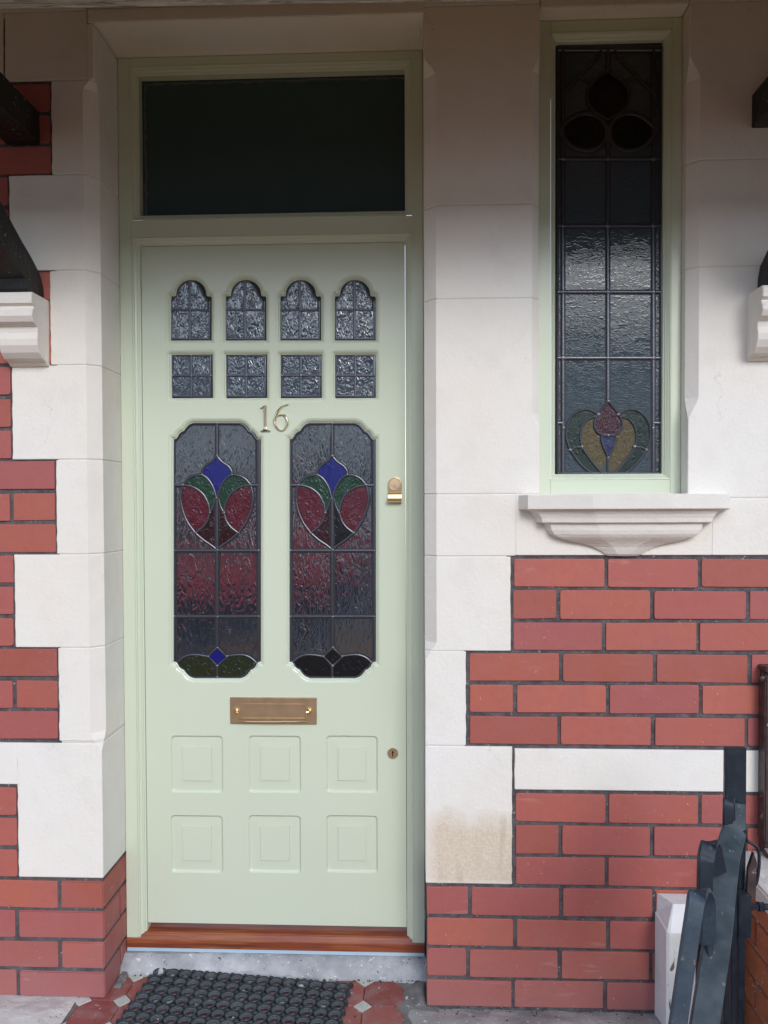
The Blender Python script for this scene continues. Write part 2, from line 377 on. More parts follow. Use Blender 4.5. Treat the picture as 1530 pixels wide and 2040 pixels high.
# ------------------------------------------------------------------ setting: ground
ZF = AZ(1000, 2007, 0.0)                        # porch floor level
g = MB(); g.add([(-60, -60, ZF-.012), (60, -60, ZF-.012), (60, .3, ZF-.012), (-60, .3, ZF-.012)], [(0, 1, 2, 3)])
tag(g.build('path', M['path']), 'worn warm bounce path in front of the house, coloured to warm the light under the canopy', kind='structure')
g = MB(); g.add([(-60, -12, ZF-.13), (60, -12, ZF-.13), (60, -5.2, ZF-.13), (-60, -5.2, ZF-.13)], [(0, 1, 2, 3)])
road = g
g2 = MB(); g2.add([(-60, -11.5, ZF-.006), (60, -11.5, ZF-.006), (60, -4.8, ZF-.006), (-60, -4.8, ZF-.006)], [(0, 1, 2, 3)])
tag(g2.build('road', M['asphalt']), 'dark asphalt street', kind='structure')

# ------------------------------------------------------------------ the front wall
XL = AX(205, 1650, 0)                           # door opening, left stone edge
XR = AX(847, 1300, 0)                           # door opening, right stone edge
ZLIN = AZ(520, 36, 0)                           # underside of the door lintel at the face
XW0 = AX(1075, 600, 0); XW1 = AX(1370, 900, 0)  # window opening
ZW0 = AZ(1200, 986, 0); ZW1 = AZ(1200, 13, 0)
XEND = 1.45; XBEG = -1.45; ZTOP = 2.86
wall = empty('front_wall', (0, .1, ZF), 'red brick house front wall with painted cream stone quoins around the door and window', 'wall')
RV = .157                                       # reveal depth at the door
k = .0035
core = MB(); ci = .036; zlo_ = AZ(1000, 1762, 0)
core.box(XBEG, XL-k, k, .45, ZF-.2, zlo_-.001)
core.box(XBEG, XL-ci, k, .45, zlo_, ZTOP)
core.box(XL-ci-.001, XR+ci+.001, k+.001, .45, ZLIN+k, ZTOP-.001)
core.box(XR+k, XW0+.01, k, .45, ZF-.2, zlo_-.001)
core.box(XR+ci, XW0-ci, k, .45, zlo_, ZTOP)
core.box(XW0-ci-.001, XW1+ci+.001, k+.001, .45, ZF-.199, ZW0-k)
core.box(XW0-ci-.001, XW1+ci+.001, k+.001, .45, ZW1+k, ZTOP-.001)
core.box(XW1+ci, XEND, k, .45, ZF-.2, ZTOP)
core.build('mortar', M['mortar'], wall)

COL = 1100
zl = [AZ(COL, v, 0) for v in (1110, 1173, 1237, 1299, 1361.5, 1424, 1487)]
zb = [AZ(COL, v, 0) for v in (1577, 1641, 1704.5, 1767, 1829.5, 1891.5, 1952.5, 2012)]
dz = (zl[0]-zl[6])/6
def upz(n): return zl[0] + dz*n
def brick(x0, x1, z0, z1, depth=.10, gap=.0048, name='brick', parent=None, M_='brick', face='front', ycorner=None, xface=None):
    j = lambda a=.0008: random.uniform(-a, a)
    mb = MB()
    x0 += gap + j(); x1 -= gap + j(); z0 += gap + j(); z1 -= gap + j()
    r = random.uniform(.002, .0075)
    poly = rrect(x0, x1, z0, z1, r, 4)
    sk = j(.0020); poly = [(p[0], p[1] + sk*(p[0]-x0)/(x1-x0) + j(.0005)) for p in poly]
    y0 = random.uniform(-.0015, .0012)
    slab(mb, poly, y0, depth, .0015)
    return mb.build(name, M[M_], parent or wall)
H = .1215; S = .243
def pxcourse(us, v, z0, z1, **kw):
    us = us[:-1] if us[-1]-us[-2] < 150 else us
    xs = [AX(u, v, 0) for u in us]
    while xs[-1]+S < XEND: xs.append(xs[-1]+S)
    xs.append(XEND)
    for a, b in zip(xs, xs[1:]): brick(a, b, z0, z1, **kw)
# right-hand brickwork: joints read at each course; stones fill to the left of them
rows_a = [(1141, [1021, 1208, 1394, 1580, 1766]), (1205, [1019, 1112, 1299, 1490, 1676, 1765]), (1268, [1019, 1203, 1391, 1578, 1765]),
          (1330, [932, 1118, 1305, 1494, 1680, 1766]), (1393, [932, 1026, 1211, 1396, 1582, 1766]), (1455, [932, 1114, 1301, 1487, 1672, 1766])]
for (v, us), z1, z0 in zip(rows_a, zl, zl[1:]): pxcourse(us, v, z0, z1)
rows_b = [(1609, [1024, 1210, 1394, 1580, 1766]), (1672, [1024, 1116, 1299, 1485, 1671, 1766]), (1736, [1024, 1208, 1395, 1580, 1766]),
          (1798, [847, 936, 1118, 1303, 1488, 1674, 1766]), (1860, [847, 1026, 1211, 1397, 1582, 1766]), (1922, [847, 932, 1115, 1297, 1483, 1670, 1766]), (1982, [847, 1022, 1205, 1390, 1576, 1766])]
for (v, us), z1, z0 in zip(rows_b, zb, zb[1:]): pxcourse(us, v, z0, z1)
# left-hand brickwork
XA = AX(30, 1180, 0); XB = AX(113, 1010, 0); XLL = -1.32
LZ = [AZ(70, v, 0) for v in (163, 225, 288, 349, 412, 475, 540, 602, 665, 728, 790, 853, 916, 979, 1041, 1104, 1166, 1228, 1290, 1352, 1414, 1476)]
def upz(n): return LZ[15-n]
zlL = LZ[15:]; zb = [(AZ(100, v, 0)+z_)/2 for v, z_ in zip((1560, 1623, 1685, 1746, 1807, 1869, 1930, 1993), zb)] if False else zb
zq = {350: upz(12), 540: upz(9), 730: upz(6), 918: upz(3), 1104: upz(0), 1290: zlL[3], 1476: zlL[6], 1562: zb[0], 1747: zb[3]}
for n in range(0, 3):    # narrow strip beside the wide stones
    for base in (9, 3, -3):
        z1 = upz(base+3-n) if base > 0 else None
        if base == -3: z1 = zlL[n]; z0 = zlL[n+1]
        else: z0 = upz(base+2-n)
        off = H if n % 2 else 0
        for a, b in ((XA-S-off+(0 if not off else 0), XA-off if off else XA),) if not off else ((XA-H, XA), (XA-H-S, XA-H)): brick(a, b, z0, z1)
        if not off: brick(XA-S-H, XA-S, z0, z1)
for base in (12, 6, 0, -6):  # bricks beside the narrow stones
    for n in range(3):
        if base > 0: z1 = upz(base+3-n); z0 = upz(base+2-n)
        elif base == 0: z1 = upz(3-n); z0 = upz(2-n)
        else: z1 = zlL[3+n]; z0 = zlL[4+n]
        if n == 1:
            brick(XB-H, XB, z0, z1); brick(XB-H-S, XB-H, z0, z1)
        else:
            brick(XB-S, XB, z0, z1); brick(XB-S-H, XB-S, z0, z1)
for n in range(3):
    z1, z0 = zb[n], zb[n+1]
    if n % 2: brick(XA-H, XA, z0, z1); brick(XA-H-S, XA-H, z0, z1)
    else: brick(XA-S, XA, z0, z1); brick(XA-S-H, XA-S, z0, z1)
def cornerbrick(x0, x1, z0, z1, yb, side=.0):
    """brick that turns the corner into the door opening"""
    mb = MB(); g_ = .0048; j = lambda a=.0006: random.uniform(-a, a)
    mb.box(x0+g_+j(), x1+j(), random.uniform(-.001, .001), yb-g_, z0+g_+j(), z1-g_+j(), .0028)
    return mb.build('brick', M['brick'], wall)
xs1 = AX(118, 1780, 0); xs2 = AX(34, 1840, 0)
for n in range(4):
    z1, z0 = zb[3+n], zb[4+n]
    if n % 2 == 0:
        cornerbrick(xs1, XL, z0, z1, .20); brick(xs1-S, xs1, z0, z1); brick(xs1-S-H, xs1-S, z0, z1)
    else:
        cornerbrick(xs2, XL, z0, z1, .115); brick(xs2-S, xs2, z0, z1)
        mb = MB(); mb.box(XL-.10, XL, .1198, .24, z0+.0048, z1-.0048, .0025); mb.build('brick', M['brick'], wall)

# ---- stones: prisms cut from a plan, with a chamfer that can run out along the height
def nz(p, s=1.0): return noise.noise(Vector(p)*s)
def jamb_stone(name, x0, x1, z0, z1, c0, c1, yb=.30, y0=-.002, ragged0=False, ragged1=False, inset=0.0, mt='stone', zgap=.0013):
    """c0(z), c1(z): chamfer at the x0 and x1 front corners"""
    mb = MB(); z0 += zgap; z1 -= zgap
    zs = [z0, z0+.0018] ; n = max(3, int((z1-z0)/.018))
    zs += [z0+.0018 + (z1-z0-.0036)*i/n for i in range(1, n)] + [z1-.0018, z1]
    prof = []
    for i, z in enumerate(zs):
        e = .0009 if i in (0, len(zs)-1) else 0.0
        a = c0(z) if c0 else 0; b = c1(z) if c1 else 0
        j0 = (nz((x0*3, 7, z), 38)*.0022 + nz((x0, 3, z), 120)*.0010) if ragged0 else 0
        j1 = (nz((x1*3, 9, z), 38)*.0022 + nz((x1, 5, z), 120)*.0010) if ragged1 else 0
        a = max(a, .0016); b = max(b, .0016)
        xa = x0+inset+e+j0; xb = x1-inset-e+j1; yy = y0+inset+e
        prof.append([(xa, yb), (xa, yy+a), (xa+a*.5, yy+a*.5), (xa+a, yy), (xb-b, yy), (xb-b*.5, yy+b*.5), (xb, yy+b), (xb, yb)])
    m_ = len(prof[0]); vs = [(x, y, z) for pr, z in zip(prof, zs) for x, y in pr]; fs = []
    for i in range(len(zs)-1):
        for q in range(m_): fs.append((i*m_+q, i*m_+(q+1) % m_, (i+1)*m_+(q+1) % m_, (i+1)*m_+q))
    fs.append(tuple(range(m_))); fs.append(tuple((len(zs)-1)*m_+q for q in range(m_)))
    mb.add(vs, fs)
    return mb.build(name, M[mt], wall)
def cham(cmax, zlo, zhi, run=.03):
    def f(z):
        a = min(1, max(0, (z-zlo)/run)); b = min(1, max(0, (zhi-z)/run)); return cmax*min(a, b)
    return f
Zv = lambda v, u=1000: AZ(u, v, 0)
cl = cham(.030, Zv(1492, 180), Zv(150, 180), .035)
cp = cham(.030, Zv(1310, 850), Zv(118, 860), .035)
cw = cham(.020, Zv(860, 1070), Zv(112, 1070), .04)
cr_ = cham(.026, Zv(835, 1380), Zv(112, 1380), .05)
ZT1 = Zv(162, 70)
# left column
jamb_stone('stone_block', XB, XL, zq[350], ZT1, None, cl, ragged0=True)
jamb_stone('stone_block', XA, XL, zq[540], zq[350], None, cl, ragged0=True)
jamb_stone('stone_block', AX(101, 650, 0), XL, zq[730], zq[540], None, cl, ragged0=True)
jamb_stone('stone_block', XA, XL, zq[918], zq[730], None, cl, ragged0=True)
jamb_stone('stone_block', XB, XL, zq[1104], zq[918], None, cl, ragged0=True)
jamb_stone('stone_block', XA, XL, zq[1290], zq[1104], None, cl, ragged0=True)
jamb_stone('stone_block', XB, XL, zq[1476], zq[1290], None, cl, ragged0=True)
o = jamb_stone('stone_block', XA, XL, zq[1747]+.004, zq[1476]-.004, None, cl, ragged0=True, yb=.30)
jamb_stone('stone_block', XLL, XA, zq[1562]+.003, zq[1476]-.004, None, None)
jamb_stone('stone_block', XA-.006, (XL-.018), ZT1, Zv(24, 100), None, None, ragged0=True)
jamb_stone('stone_block', XLL, XA-.011, ZT1-.08, Zv(24, 100), None, None, ragged1=True)
jamb_stone('stone_block', XLL, (XL-.018), Zv(24, 100), ZTOP, None, None)
# the lintel over the door, its left end
xli = XL-.018
jamb_stone('stone_block', xli, XL, ZT1, ZLIN-.002, None, None)
lin = MB(); lin.box(xli+.0015, AX(846, 60, 0)-.001, -.002, .3, ZLIN, Zv(9, 500), .002); lin.build('lintel', M['stone'], wall)
lin = MB(); lin.box(xli+.0015, AX(846, 60, 0)-.001, -.004, .3, Zv(8, 500), ZTOP, .002); lin.build('lintel', M['stone'], wall)
# pier between the door and the window
pj = [Zv(v, 960) for v in (11, 112, 408, 595, 790, 984, 1108, 1297, 1486)]
jamb_stone('stone_block', XR, XW0, pj[0], ZTOP, None, None)
jamb_stone('stone_block', XR, XW0, pj[2], pj[0], cp, cw)
jamb_stone('stone_block', XR, XW0, pj[3], pj[2], cp, cw)
jamb_stone('stone_block', XR, XW0, pj[5], pj[3], cp, cw)
xs3 = AX(1027, 1050, 0)
jamb_stone('stone_block', XR, xs3, pj[6], pj[5], cp, None)
jamb_stone('stone_block', XR, AX(1017, 1200, 0), pj[7], pj[6], cp, None, ragged1=True)
jamb_stone('stone_block', XR, AX(928, 1390, 0), pj[8], pj[7], cp, None, ragged1=True)
tag(jamb_stone('stone_block', XR, AX(1020, 1600, 0), zb[3]+.005, pj[8], None, None, ragged1=True), 'beige stained lower stone block')
jamb_stone('stone_block', xs3, AX(1418, 1050, 0), zl[0]+.004, pj[5], None, None)
jamb_stone('stone_block', AX(1418, 1050, 0), XEND, zl[0]+.004, AZ(1450, 992, 0), None, None)
xb1 = AX(1503, 1535, 0)
for a, b in ((AX(1025, 1535, 0), XEND),):
    jamb_stone('stone_block', a, b, zb[0]+.004, zl[6]-.005, None, None, ragged0=True)
# right of the window
rj = [AZ(1450, v, 0) for v in (5, 318, 531, 992)]
jamb_stone('stone_block', XW1, XEND, rj[0], ZTOP, None, None)
for a, b in zip(rj, rj[1:]): jamb_stone('stone_block', XW1, XEND, b, a, cr_, None)
lin = MB(); lin.box(XW0+.0015, XW1-.0015, -.002, .3, ZW1, ZTOP, .002); lin.build('lintel', M['stone'], wall)
# painted pointing behind the stone joints (kept just behind the faces)
pf = MB()
def fill(x0, x1, z0, z1, c0, c1, yb=.29):
    jamb_stone('painted_joint', x0, x1, z0, z1, c0, c1, yb=yb, inset=.0013, mt='pointing', zgap=0)
fill(XB+.004, XL, zq[1747]+.02, ZLIN-.02, None, cl)
xf = AX(1010, 1200, 0)
fill(XR, AX(925, 1390, 0), zb[3]+.02, pj[7]+.0055, cp, None)
fill(XR, xf, pj[7]+.006, pj[5]-.0125, cp, None)
fill(XR, XW0, pj[5]-.012, ZTOP, cp, cw)
fill(xf+.0005, XEND, zl[0]+.02, ZW0-.061, None, None)
fill(XW1, XEND, ZW0-.060, ZTOP, cr_, None)
fill(XLL, XL-.05, ZLIN+.02, ZTOP, None, None)

# ---- window sill: a corbelled stone, plan of five facets, profile stepped and coved
sc_u = 1241
prof = [(984.5, 204, .088), (986.5, 206, .092), (1013, 206, .092), (1015, 203, .088), (1017, 188, .079), (1024, 181, .073), (1032, 176, .069), (1040, 174, .067), (1041.5, 172, .064),
        (1043, 157, .057), (1047, 156, .056), (1056, 154, .055), (1064, 148, .052), (1070, 138, .047), (1075, 124, .041), (1079, 108, .036), (1084, 84, .031), (1090, 64, .026), (1098, 48, .022), (1105, 38, .018), (1109, 30, .012)]
mb = MB(); vs = []; plan = [(-1, 0), (-.93, .62), (-.36, 1), (.36, 1), (.93, .62), (1, 0)]
for v, hw, pr in prof:
    zc = AZ(sc_u, v, -.03); xc = AX(sc_u, v, 0); h_ = hw/766.0
    for a, b in plan: vs.append((xc + a*h_, .004 - b*pr - (0 if b else 0), zc))
n = len(plan); fs = []
for i in range(len(prof)-1):
    for q in range(n-1): fs.append((i*n+q, i*n+q+1, (i+1)*n+q+1, (i+1)*n+q))
fs.append(tuple(range(n))); fs.append(tuple((len(prof)-1)*n+q for q in range(n)))
mb.add(vs, fs)
mb.box(XW0+.001, XW1-.001, -.0005, .2, AZ(sc_u, 1008, 0), AZ(sc_u, 985.5, 0))
mb.build('sill', M['sill'], wall)

# ---- corbels under the canopy brackets
def corbel(xa, xb, v0, vs_):
    P = [(.004, 0), (-.088, 0), (-.092, .004), (-.092, .028), (-.082, .034), (-.084, .040), (-.090, .046), (-.092, .060), (-.084, .073), (-.070, .080), (-.064, .082), (-.062, .096), (-.066, .112),
         (-.064, .128), (-.054, .145), (-.040, .157), (-.030, .160), (-.020, .162), (-.014, .168), (-.008, .172), (.004, .172)]
    zt = v0; mb = MB(); sx = (xb-xa)
    rows = [(xa, .002, 1), (xa+.002, 0, 1), (xb-.002, 0, 1), (xb, .002, 1)]
    vs = []
    for x, e, s_ in rows:
        for y, d in P: vs.append((x + random.uniform(-.0004, .0004), y + (e if y < 0 else 0), zt - d*vs_))
    n = len(P); fs = []
    for i in range(3):
        for q in range(n): fs.append((i*n+q, i*n+(q+1) % n, (i+1)*n+(q+1) % n, (i+1)*n+q))
    for i in (0, 3):
        tri = geometry.tessellate_polygon([[Vector((P[q][0], P[q][1], 0)) for q in range(n)]])
        fs += [tuple(i*n+q for q in t_) for t_ in tri]
    mb.add(vs, fs)
    return mb.build('corbel', M['sill'], wall)
cz = AZ(90, 600, 0)
corbel(AX(22, 650, 0), AX(98, 650, 0), cz, 1.0)
corbel(AX(1487, 640, 0), AX(1487, 640, 0)+.10, AZ(1490, 588, 0), .98)

# ------------------------------------------------------------------ door frame
YF = RV; YL = .175; YG = .190
frame = empty('door_frame', (AX(540, 1870, YF), YF, ZF), 'sage green painted door frame with dark obscured fanlight pane above the door', 'door frame')
fx0 = XL+.0008; fx1 = XR-.0008
zthr = AZ(540, 1874, YF)                                # top front edge of the threshold
jl = AX(262, 400, YF); jr = AX(820, 400, YF)
zh1 = ZLIN-.001; zh0 = AZ(540, 126, YF)
zt1 = AZ(540, 434, YF); zt0 = AZ(540, 469, YF)
mb = MB(); mb.box(fx0, jl, YF, YF+.09, zthr, zh1-.0001, .0018); mb.build('jamb', M['green'], frame)
mb = MB(); mb.box(jr, fx1, YF, YF+.09, zthr, zh1-.0001, .0018); mb.build('jamb', M['green'], frame)
mb = MB(); mb.box(jl-.0005, jr+.0005, YF+.0004, YF+.09, zh0, zh1, .0015); mb.build('head', M['green'], frame)
mb = MB(); mb.box(jl-.0005, jr+.0005, YF+.0004, YF+.09, zt0, zt1, .0015); mb.build('transom_bar', M['green'], frame)
MP = [(0, -.0002), (.002, -.0002), (.0035, .0012), (.0045, .0045), (.0065, .0050), (.0095, .0062), (.0125, .0095), (.0140, .0100), (.0150, .0130), (.0178, .0145), (.0185, .0165), (.0185, .045)]
mb = MB(); pol = [(jl, zt1), (jr, zt1), (jr, zh0), (jl, zh0)]
rings(mb, [(offset_poly(pol, a), YF+b) for a, b in MP]); mb.build('fanlight_moulding', M['green'], frame)
def open_sweep(mb, pts, prof_, Y, side=1):
    """pts: open polyline (x,z); mitred"""
    n = len(pts); m_ = len(prof_); vs = []; fs = []
    for i in range(n):
        P = Vector(pts[i]); a = (P-Vector(pts[i-1])).normalized() if i else None; b = (Vector(pts[i+1])-P).normalized() if i < n-1 else None
        a = a or b; b = b or a
        na = Vector((-a.y, a.x))*side; nb = Vector((-b.y, b.x))*side; mm = (na+nb).normalized(); kk = 1/mm.dot(na)
        for o_, d_ in prof_:
            q = P + mm*o_*kk; vs.append((q.x, Y+d_, q.y))
    for i in range(n-1):
        for j in range(m_-1): fs.append((i*m_+j, i*m_+j+1, (i+1)*m_+j+1, (i+1)*m_+j))
    mb.add(vs, fs)
mb = MB(); open_sweep(mb, [(jl, zthr+.002), (jl, zt0), (jr, zt0), (jr, zthr+.002)], MP, YF, -1); mb.build('door_moulding', M['green'], frame)
gp = offset_poly(pol, .016)
mb = MB(); slab(mb, gp, YG+.008, YG+.014, .0005); o = mb.build('pane', M['frosted'], frame); tag(o, 'dark obscured fanlight pane')
pt_ = MB(); no_, ni_ = [], []
for (pa, pb), w0 in (((gp[3], gp[2]), 1), ((gp[3], gp[0]), 1)):
    nseg = 70; hz = abs(pa[0]-pb[0]) > abs(pa[1]-pb[1]); vs = []
    for i in range(nseg+1):
        t_ = i/nseg; x = pa[0]+(pb[0]-pa[0])*t_; z = pa[1]+(pb[1]-pa[1])*t_
        for o_, am in ((.008, .004), (.015, .006)):
            d_ = o_ + am*nz((x*60, z*60, o_*500))
            vs.append((x + (0 if hz else d_), YG+.0074, z - (d_ if hz else 0)))
    pt_.add(vs, [(2*i, 2*i+1, 2*i+3, 2*i+2) for i in range(nseg)])
M['putty'] = mat('old putty', (.10, .11, .11), .8); pt_.build('putty', M['putty'], frame)
mb = MB(); mb.tube([(gp[0][0], YG+.006, gp[0][1]+.004), (gp[1][0], YG+.006, gp[1][1]+.004)], .0022, 6)
mb.build('glazing_bead', M['green'], frame)
# threshold
zg = AZ(540, 1891, YF)
thr = MB()
pr = [(YF-.004, zg), (YF-.004, zthr-.0025), (YF-.002, zthr-.0005), (YL-.012, zthr+.011), (YL-.010, zthr+.0115), (YL-.008, zthr+.0135), (YL+.012, zthr+.0165), (YL+.08, zthr+.018), (YL+.08, zg)]
x0_, x1_ = fx0+.002, fx1-.001
vs = [(x, y, z) for x in (x0_, x1_) for y, z in pr]; n = len(pr)
thr.add(vs, [(q, (q+1) % n, n+(q+1) % n, n+q) for q in range(n)] + [tuple(range(n)), tuple(range(n, 2*n))])
thr.build('threshold', M['wood'], frame)
mb = MB(); mb.box(x0_, x1_, YF-.0025, YF+.2, AZ(540, 1899, YF), zg-.0002, .001); mb.build('sealant_strip', M['blue_strip'], frame)

# ------------------------------------------------------------------ front door
zdb = AZ(545, 1842, YL)
door = empty('front_door', (AX(540, 1842, YL), YL, zdb), 'sage green front door with leaded stained glass panels and brass fittings', 'door')
DX = lambda u, v=1000: at(u, v, YL).x
DP = lambda u, v: (at(u, v, YL).x, at(u, v, YL).z)
dx0 = jl+.0187; dx1 = jr-.0187; dz1 = zt0-.0187
def mirrored(pts, c): return [(2*c-x, y) for x, y in pts]
holes = []      # (outline on the leaf, glass outline, kind)
lights = []
def arch_outline(x0, x1, yb_, top):
    w = x1-x0; cx = (x0+x1)/2; sh = top+33; ins = 10.5; rr = w/2-ins
    pts = [(x0, yb_), (x0, sh+4), (x0+1, sh+1), (x0+3, sh), (x0+ins-2, sh), (x0+ins, sh-2)]
    for k_ in range(13):
        a = math.pi - math.pi*k_/12; pts.append((cx+rr*math.cos(a), sh-3-(sh-3-top)*math.sin(a)))
    pts += [(x1-ins, sh-2), (x1-ins+2, sh), (x1-3, sh), (x1-1, sh+1), (x1, sh+4), (x1, yb_)]
    return pts
arch_x = [(338, 420), (447.5, 529.5), (557, 639), (666, 748)]
for i, (a, b) in enumerate(arch_x):
    pts = arch_outline(a, b, 677, 555); lights.append(('arch', pts, (a, b)))
sq_x = [(340, 422), (449, 531), (558, 640), (667, 748)]
for a, b in sq_x:
    lights.append(('square', [(a, 792), (a, 705.5), (b, 705.5), (b, 792)], (a, b)))
big_corner_top = [(0, 33), (1, 33), (5, 32.5), (8, 29), (11, 23), (16, 18.5), (21, 16.5), (23, 13), (27, 8), (32, 3.5), (38, 1), (42, 0)]
def big_outline(xl, xr, yt, yb_):
    L = [(xl+a, yt+b) for a, b in big_corner_top]; Rr = [(xr-a, yt+b) for a, b in reversed(big_corner_top)]
    Lb = [(xl+a, yb_-b) for a, b in reversed(big_corner_top)]; Rb = [(xr-a, yb_-b) for a, b in big_corner_top]
    return L + Rr + Rb + Lb
lights.append(('big', big_outline(343.5, 518.5, 841, 1353), (343.5, 518.5, 0)))
lights.append(('big', big_outline(575.5, 748.5, 841, 1353), (575.5, 748.5, 1)))
panel_px = [(341, 444), (495.5, 599.5), (650, 752.5)]
panels = [(a, b, y0_, y1_) for y0_, y1_ in ((1466, 1579), (1625, 1738)) for a, b in panel_px]
leaf = MB(); outer = [(dx0+.001, zdb), (dx1-.001, zdb), (dx1-.001, dz1-.001), (dx0+.001, dz1-.001)]
loops = [outer]; mould = MB()
for kind, pts, info in lights:
    gl = [DP(u, v) for u, v in pts]
    if kind == 'square':
        xs = [p[0] for p in gl]; zs = [p[1] for p in gl]; x0_, x1_, z0_, z1_ = min(xs), max(xs), min(zs), max(zs)
        RR = lambda d, r: rrect(x0_-d, x1_+d, z0_-d, z1_+d, r, 6)
        rl = [(RR(.0115, .012), 0), (RR(.0108, .0115), .0012), (RR(.0088, .010), .0013), (RR(.008, .0095), .0026), (RR(.005, .006), .0040), (RR(.002, .002), .0085), (RR(0, .0004), .0095), (RR(0, .0003), .020)]
    else:
        rl = [(offset_poly(gl, -d), y) for d, y in ((.0115, 0), (.0108, .0012), (.0088, .0013), (.008, .0026), (.005, .0040), (.002, .0085), (0, .0095), (0, .020))]
    loops.append(rl[0][0]); rings(mould, [(p_, YL+y) for p_, y in rl])
for a, b, y0_, y1_ in panels:
    pA = DP(a, y1_); pB = DP(b, y0_); loops.append(rrect(pA[0], pB[0], pA[1], pB[1], .011, 6))
flat = []; idx = []
tri = geometry.tessellate_polygon([[Vector((p[0], p[1], 0)) for p in lp] for lp in loops])
allp = [p for lp in loops for p in lp]
leaf.add([(p[0], YL, p[1]) for p in allp], tri)
nO = 4
rings(leaf, [(outer, YL), (outer, YL+.045)])
o = leaf.build('leaf', M['green'], door)
mould.build('glazing_moulding', M['green'], door)
for a, b, y0_, y1_ in panels:
    pA = DP(a, y1_); pB = DP(b, y0_); x0_, x1_, z0_, z1_ = pA[0], pB[0], pA[1], pB[1]
    RR = lambda d, r: rrect(x0_+d, x1_-d, z0_+d, z1_-d, r, 6)
    mb = MB()
    rl = [(RR(0, .011), 0), (RR(.0010, .0105), .0008), (RR(.0030, .0095), .0042), (RR(.0050, .008), .0058), (RR(.0068, .0065), .0062), (RR(.0085, .0055), .0061),
          (RR(.0335, .0005), .0052), (RR(.0340, .0005), .0056), (RR(.0341, .0005), .0026), (RR(.0346, .0005), .0022)]
    rings(mb, [(p_, YL+y) for p_, y in rl], cap_last=True)
    mb.build('panel', M['green'], door)

def pane(poly, m_, parent, Y, lab=None, thick=.002, tilt=1.0):
    mb = MB(); cx = sum(p[0] for p in poly)/len(poly); czz = sum(p[1] for p in poly)/len(poly)
    slab(mb, poly, Y, Y+thick, .0003)
    if lab: tilt *= .15
    a = random.uniform(-1, 1)*.022*tilt; b = random.uniform(-1, 1)*.022*tilt
    mb.v = [(x, y + a*(x-cx)*.6 + b*(z-czz)*.6, z) for x, y, z in mb.v]
    o = mb.build('pane', M[m_], parent)
    if lab: tag(o, lab)
    return o
def px(pts, Y, ox=0, oy=0, s=1.0): return [(at(ox+u*s, oy+v*s, Y).x, at(ox+u*s, oy+v*s, Y).z) for u, v in pts]
CW = .0042
def solder(mb, p, Y, r=.0055):
    bm = bmesh.new(); bmesh.ops.create_uvsphere(bm, u_segments=10, v_segments=6, radius=1)
    mb.bm(bm, True, Matrix.Translation((p[0], Y, p[1])) @ Matrix.Diagonal((r*random.uniform(.9, 1.3), .0024, r*random.uniform(.9, 1.3), 1)))
YC = YG-.0005
for kind, pts, info in lights:
    if kind == 'big': continue
    gl = px(pts, YG); back = MB(); slab(back, offset_poly(gl, -.002), YG+.004, YG+.007, .0003)
    lt = back.build('leaded_light', M['lead_dark'], door)
    a, b = info; cam_ = MB(); so = MB(); cam_.dark = MB()
    if kind == 'arch':
        cx = (a+b)/2-1; hy = 617.5
        prof_l = [(a+5, 600), (a+9, 594), (a+14, 589), (a+18, 578), (a+23, 569), (a+30, 562), (cx, 558)]
        Lg = [(a+5, hy)] + prof_l + [(cx, hy)]
        Rg = mirrored(Lg, cx)[::-1]; Rg = [(min(x, b-5), y) for x, y in Rg]
        for g_ in (Lg, Rg): pane(px(g_, YG), 'glass_small', lt, YG+.001)
        for g_ in ([(a+4, 674), (a+4, hy), (cx, hy), (cx, 674)], [(cx, 674), (cx, hy), (b-4, hy), (b-4, 674)]): pane(px(g_, YG), 'glass_small', lt, YG+.001)
        ribbon(cam_, px([(cx, 676), (cx, 557)], YG), CW, .0028, YG+.001)
        ribbon(cam_, px([(a+2, hy), (b-2, hy)], YG), CW*.9, .0028, YG+.001)
        ribbon(cam_, px(prof_l, YG), CW*.55, .002, YG+.001); ribbon(cam_, px([(min(x, b-5), y) for x, y in mirrored(prof_l, cx)], YG), CW*.55, .002, YG+.001)
        ribbon(cam_, px([(a+3, 600), (a+3, 675), (b-3, 675), (b-3, 600)], YG), CW*.7, .0022, YG+.001)
        for q in ((cx, hy), (a+3, hy), (b-3, hy), (cx, 675)): solder(so, px([q], YG)[0], YG-.0008, .0042)
    else:
        cx = (a+b)/2; hy = 748
        for g_ in ([(a+5, 789), (a+5, hy), (cx, hy), (cx, 789)], [(cx, 789), (cx, hy), (b-5, hy), (b-5, 789)], [(a+5, hy), (a+5, 710), (cx, 710), (cx, hy)], [(cx, hy), (cx, 710), (b-5, 710), (b-5, hy)]):
            pane(px(g_, YG), 'glass_small', lt, YG+.001)
        ribbon(cam_, px([(cx, 791), (cx, 707)], YG), CW, .0028, YG+.001)
        ribbon(cam_, px([(a+2, hy), (b-2, hy)], YG), CW*.9, .0028, YG+.001)
        ribbon(cam_, px([(a+3, 789.5), (a+3, 708.5), (b-3, 708.5), (b-3, 789.5)], YG), CW*.7, .0022, YG+.001, closed=True)
        for q in ((cx, hy), (a+3, hy), (b-3, hy), (cx, 708.5)): solder(so, px([q], YG)[0], YG-.0008, .0042)
    cam_.dark.build('came_putty_shade', M['lead_dark'], lt); cam_.build('came', M['lead'], lt); so.build('solder_joint', M['solder'], lt)
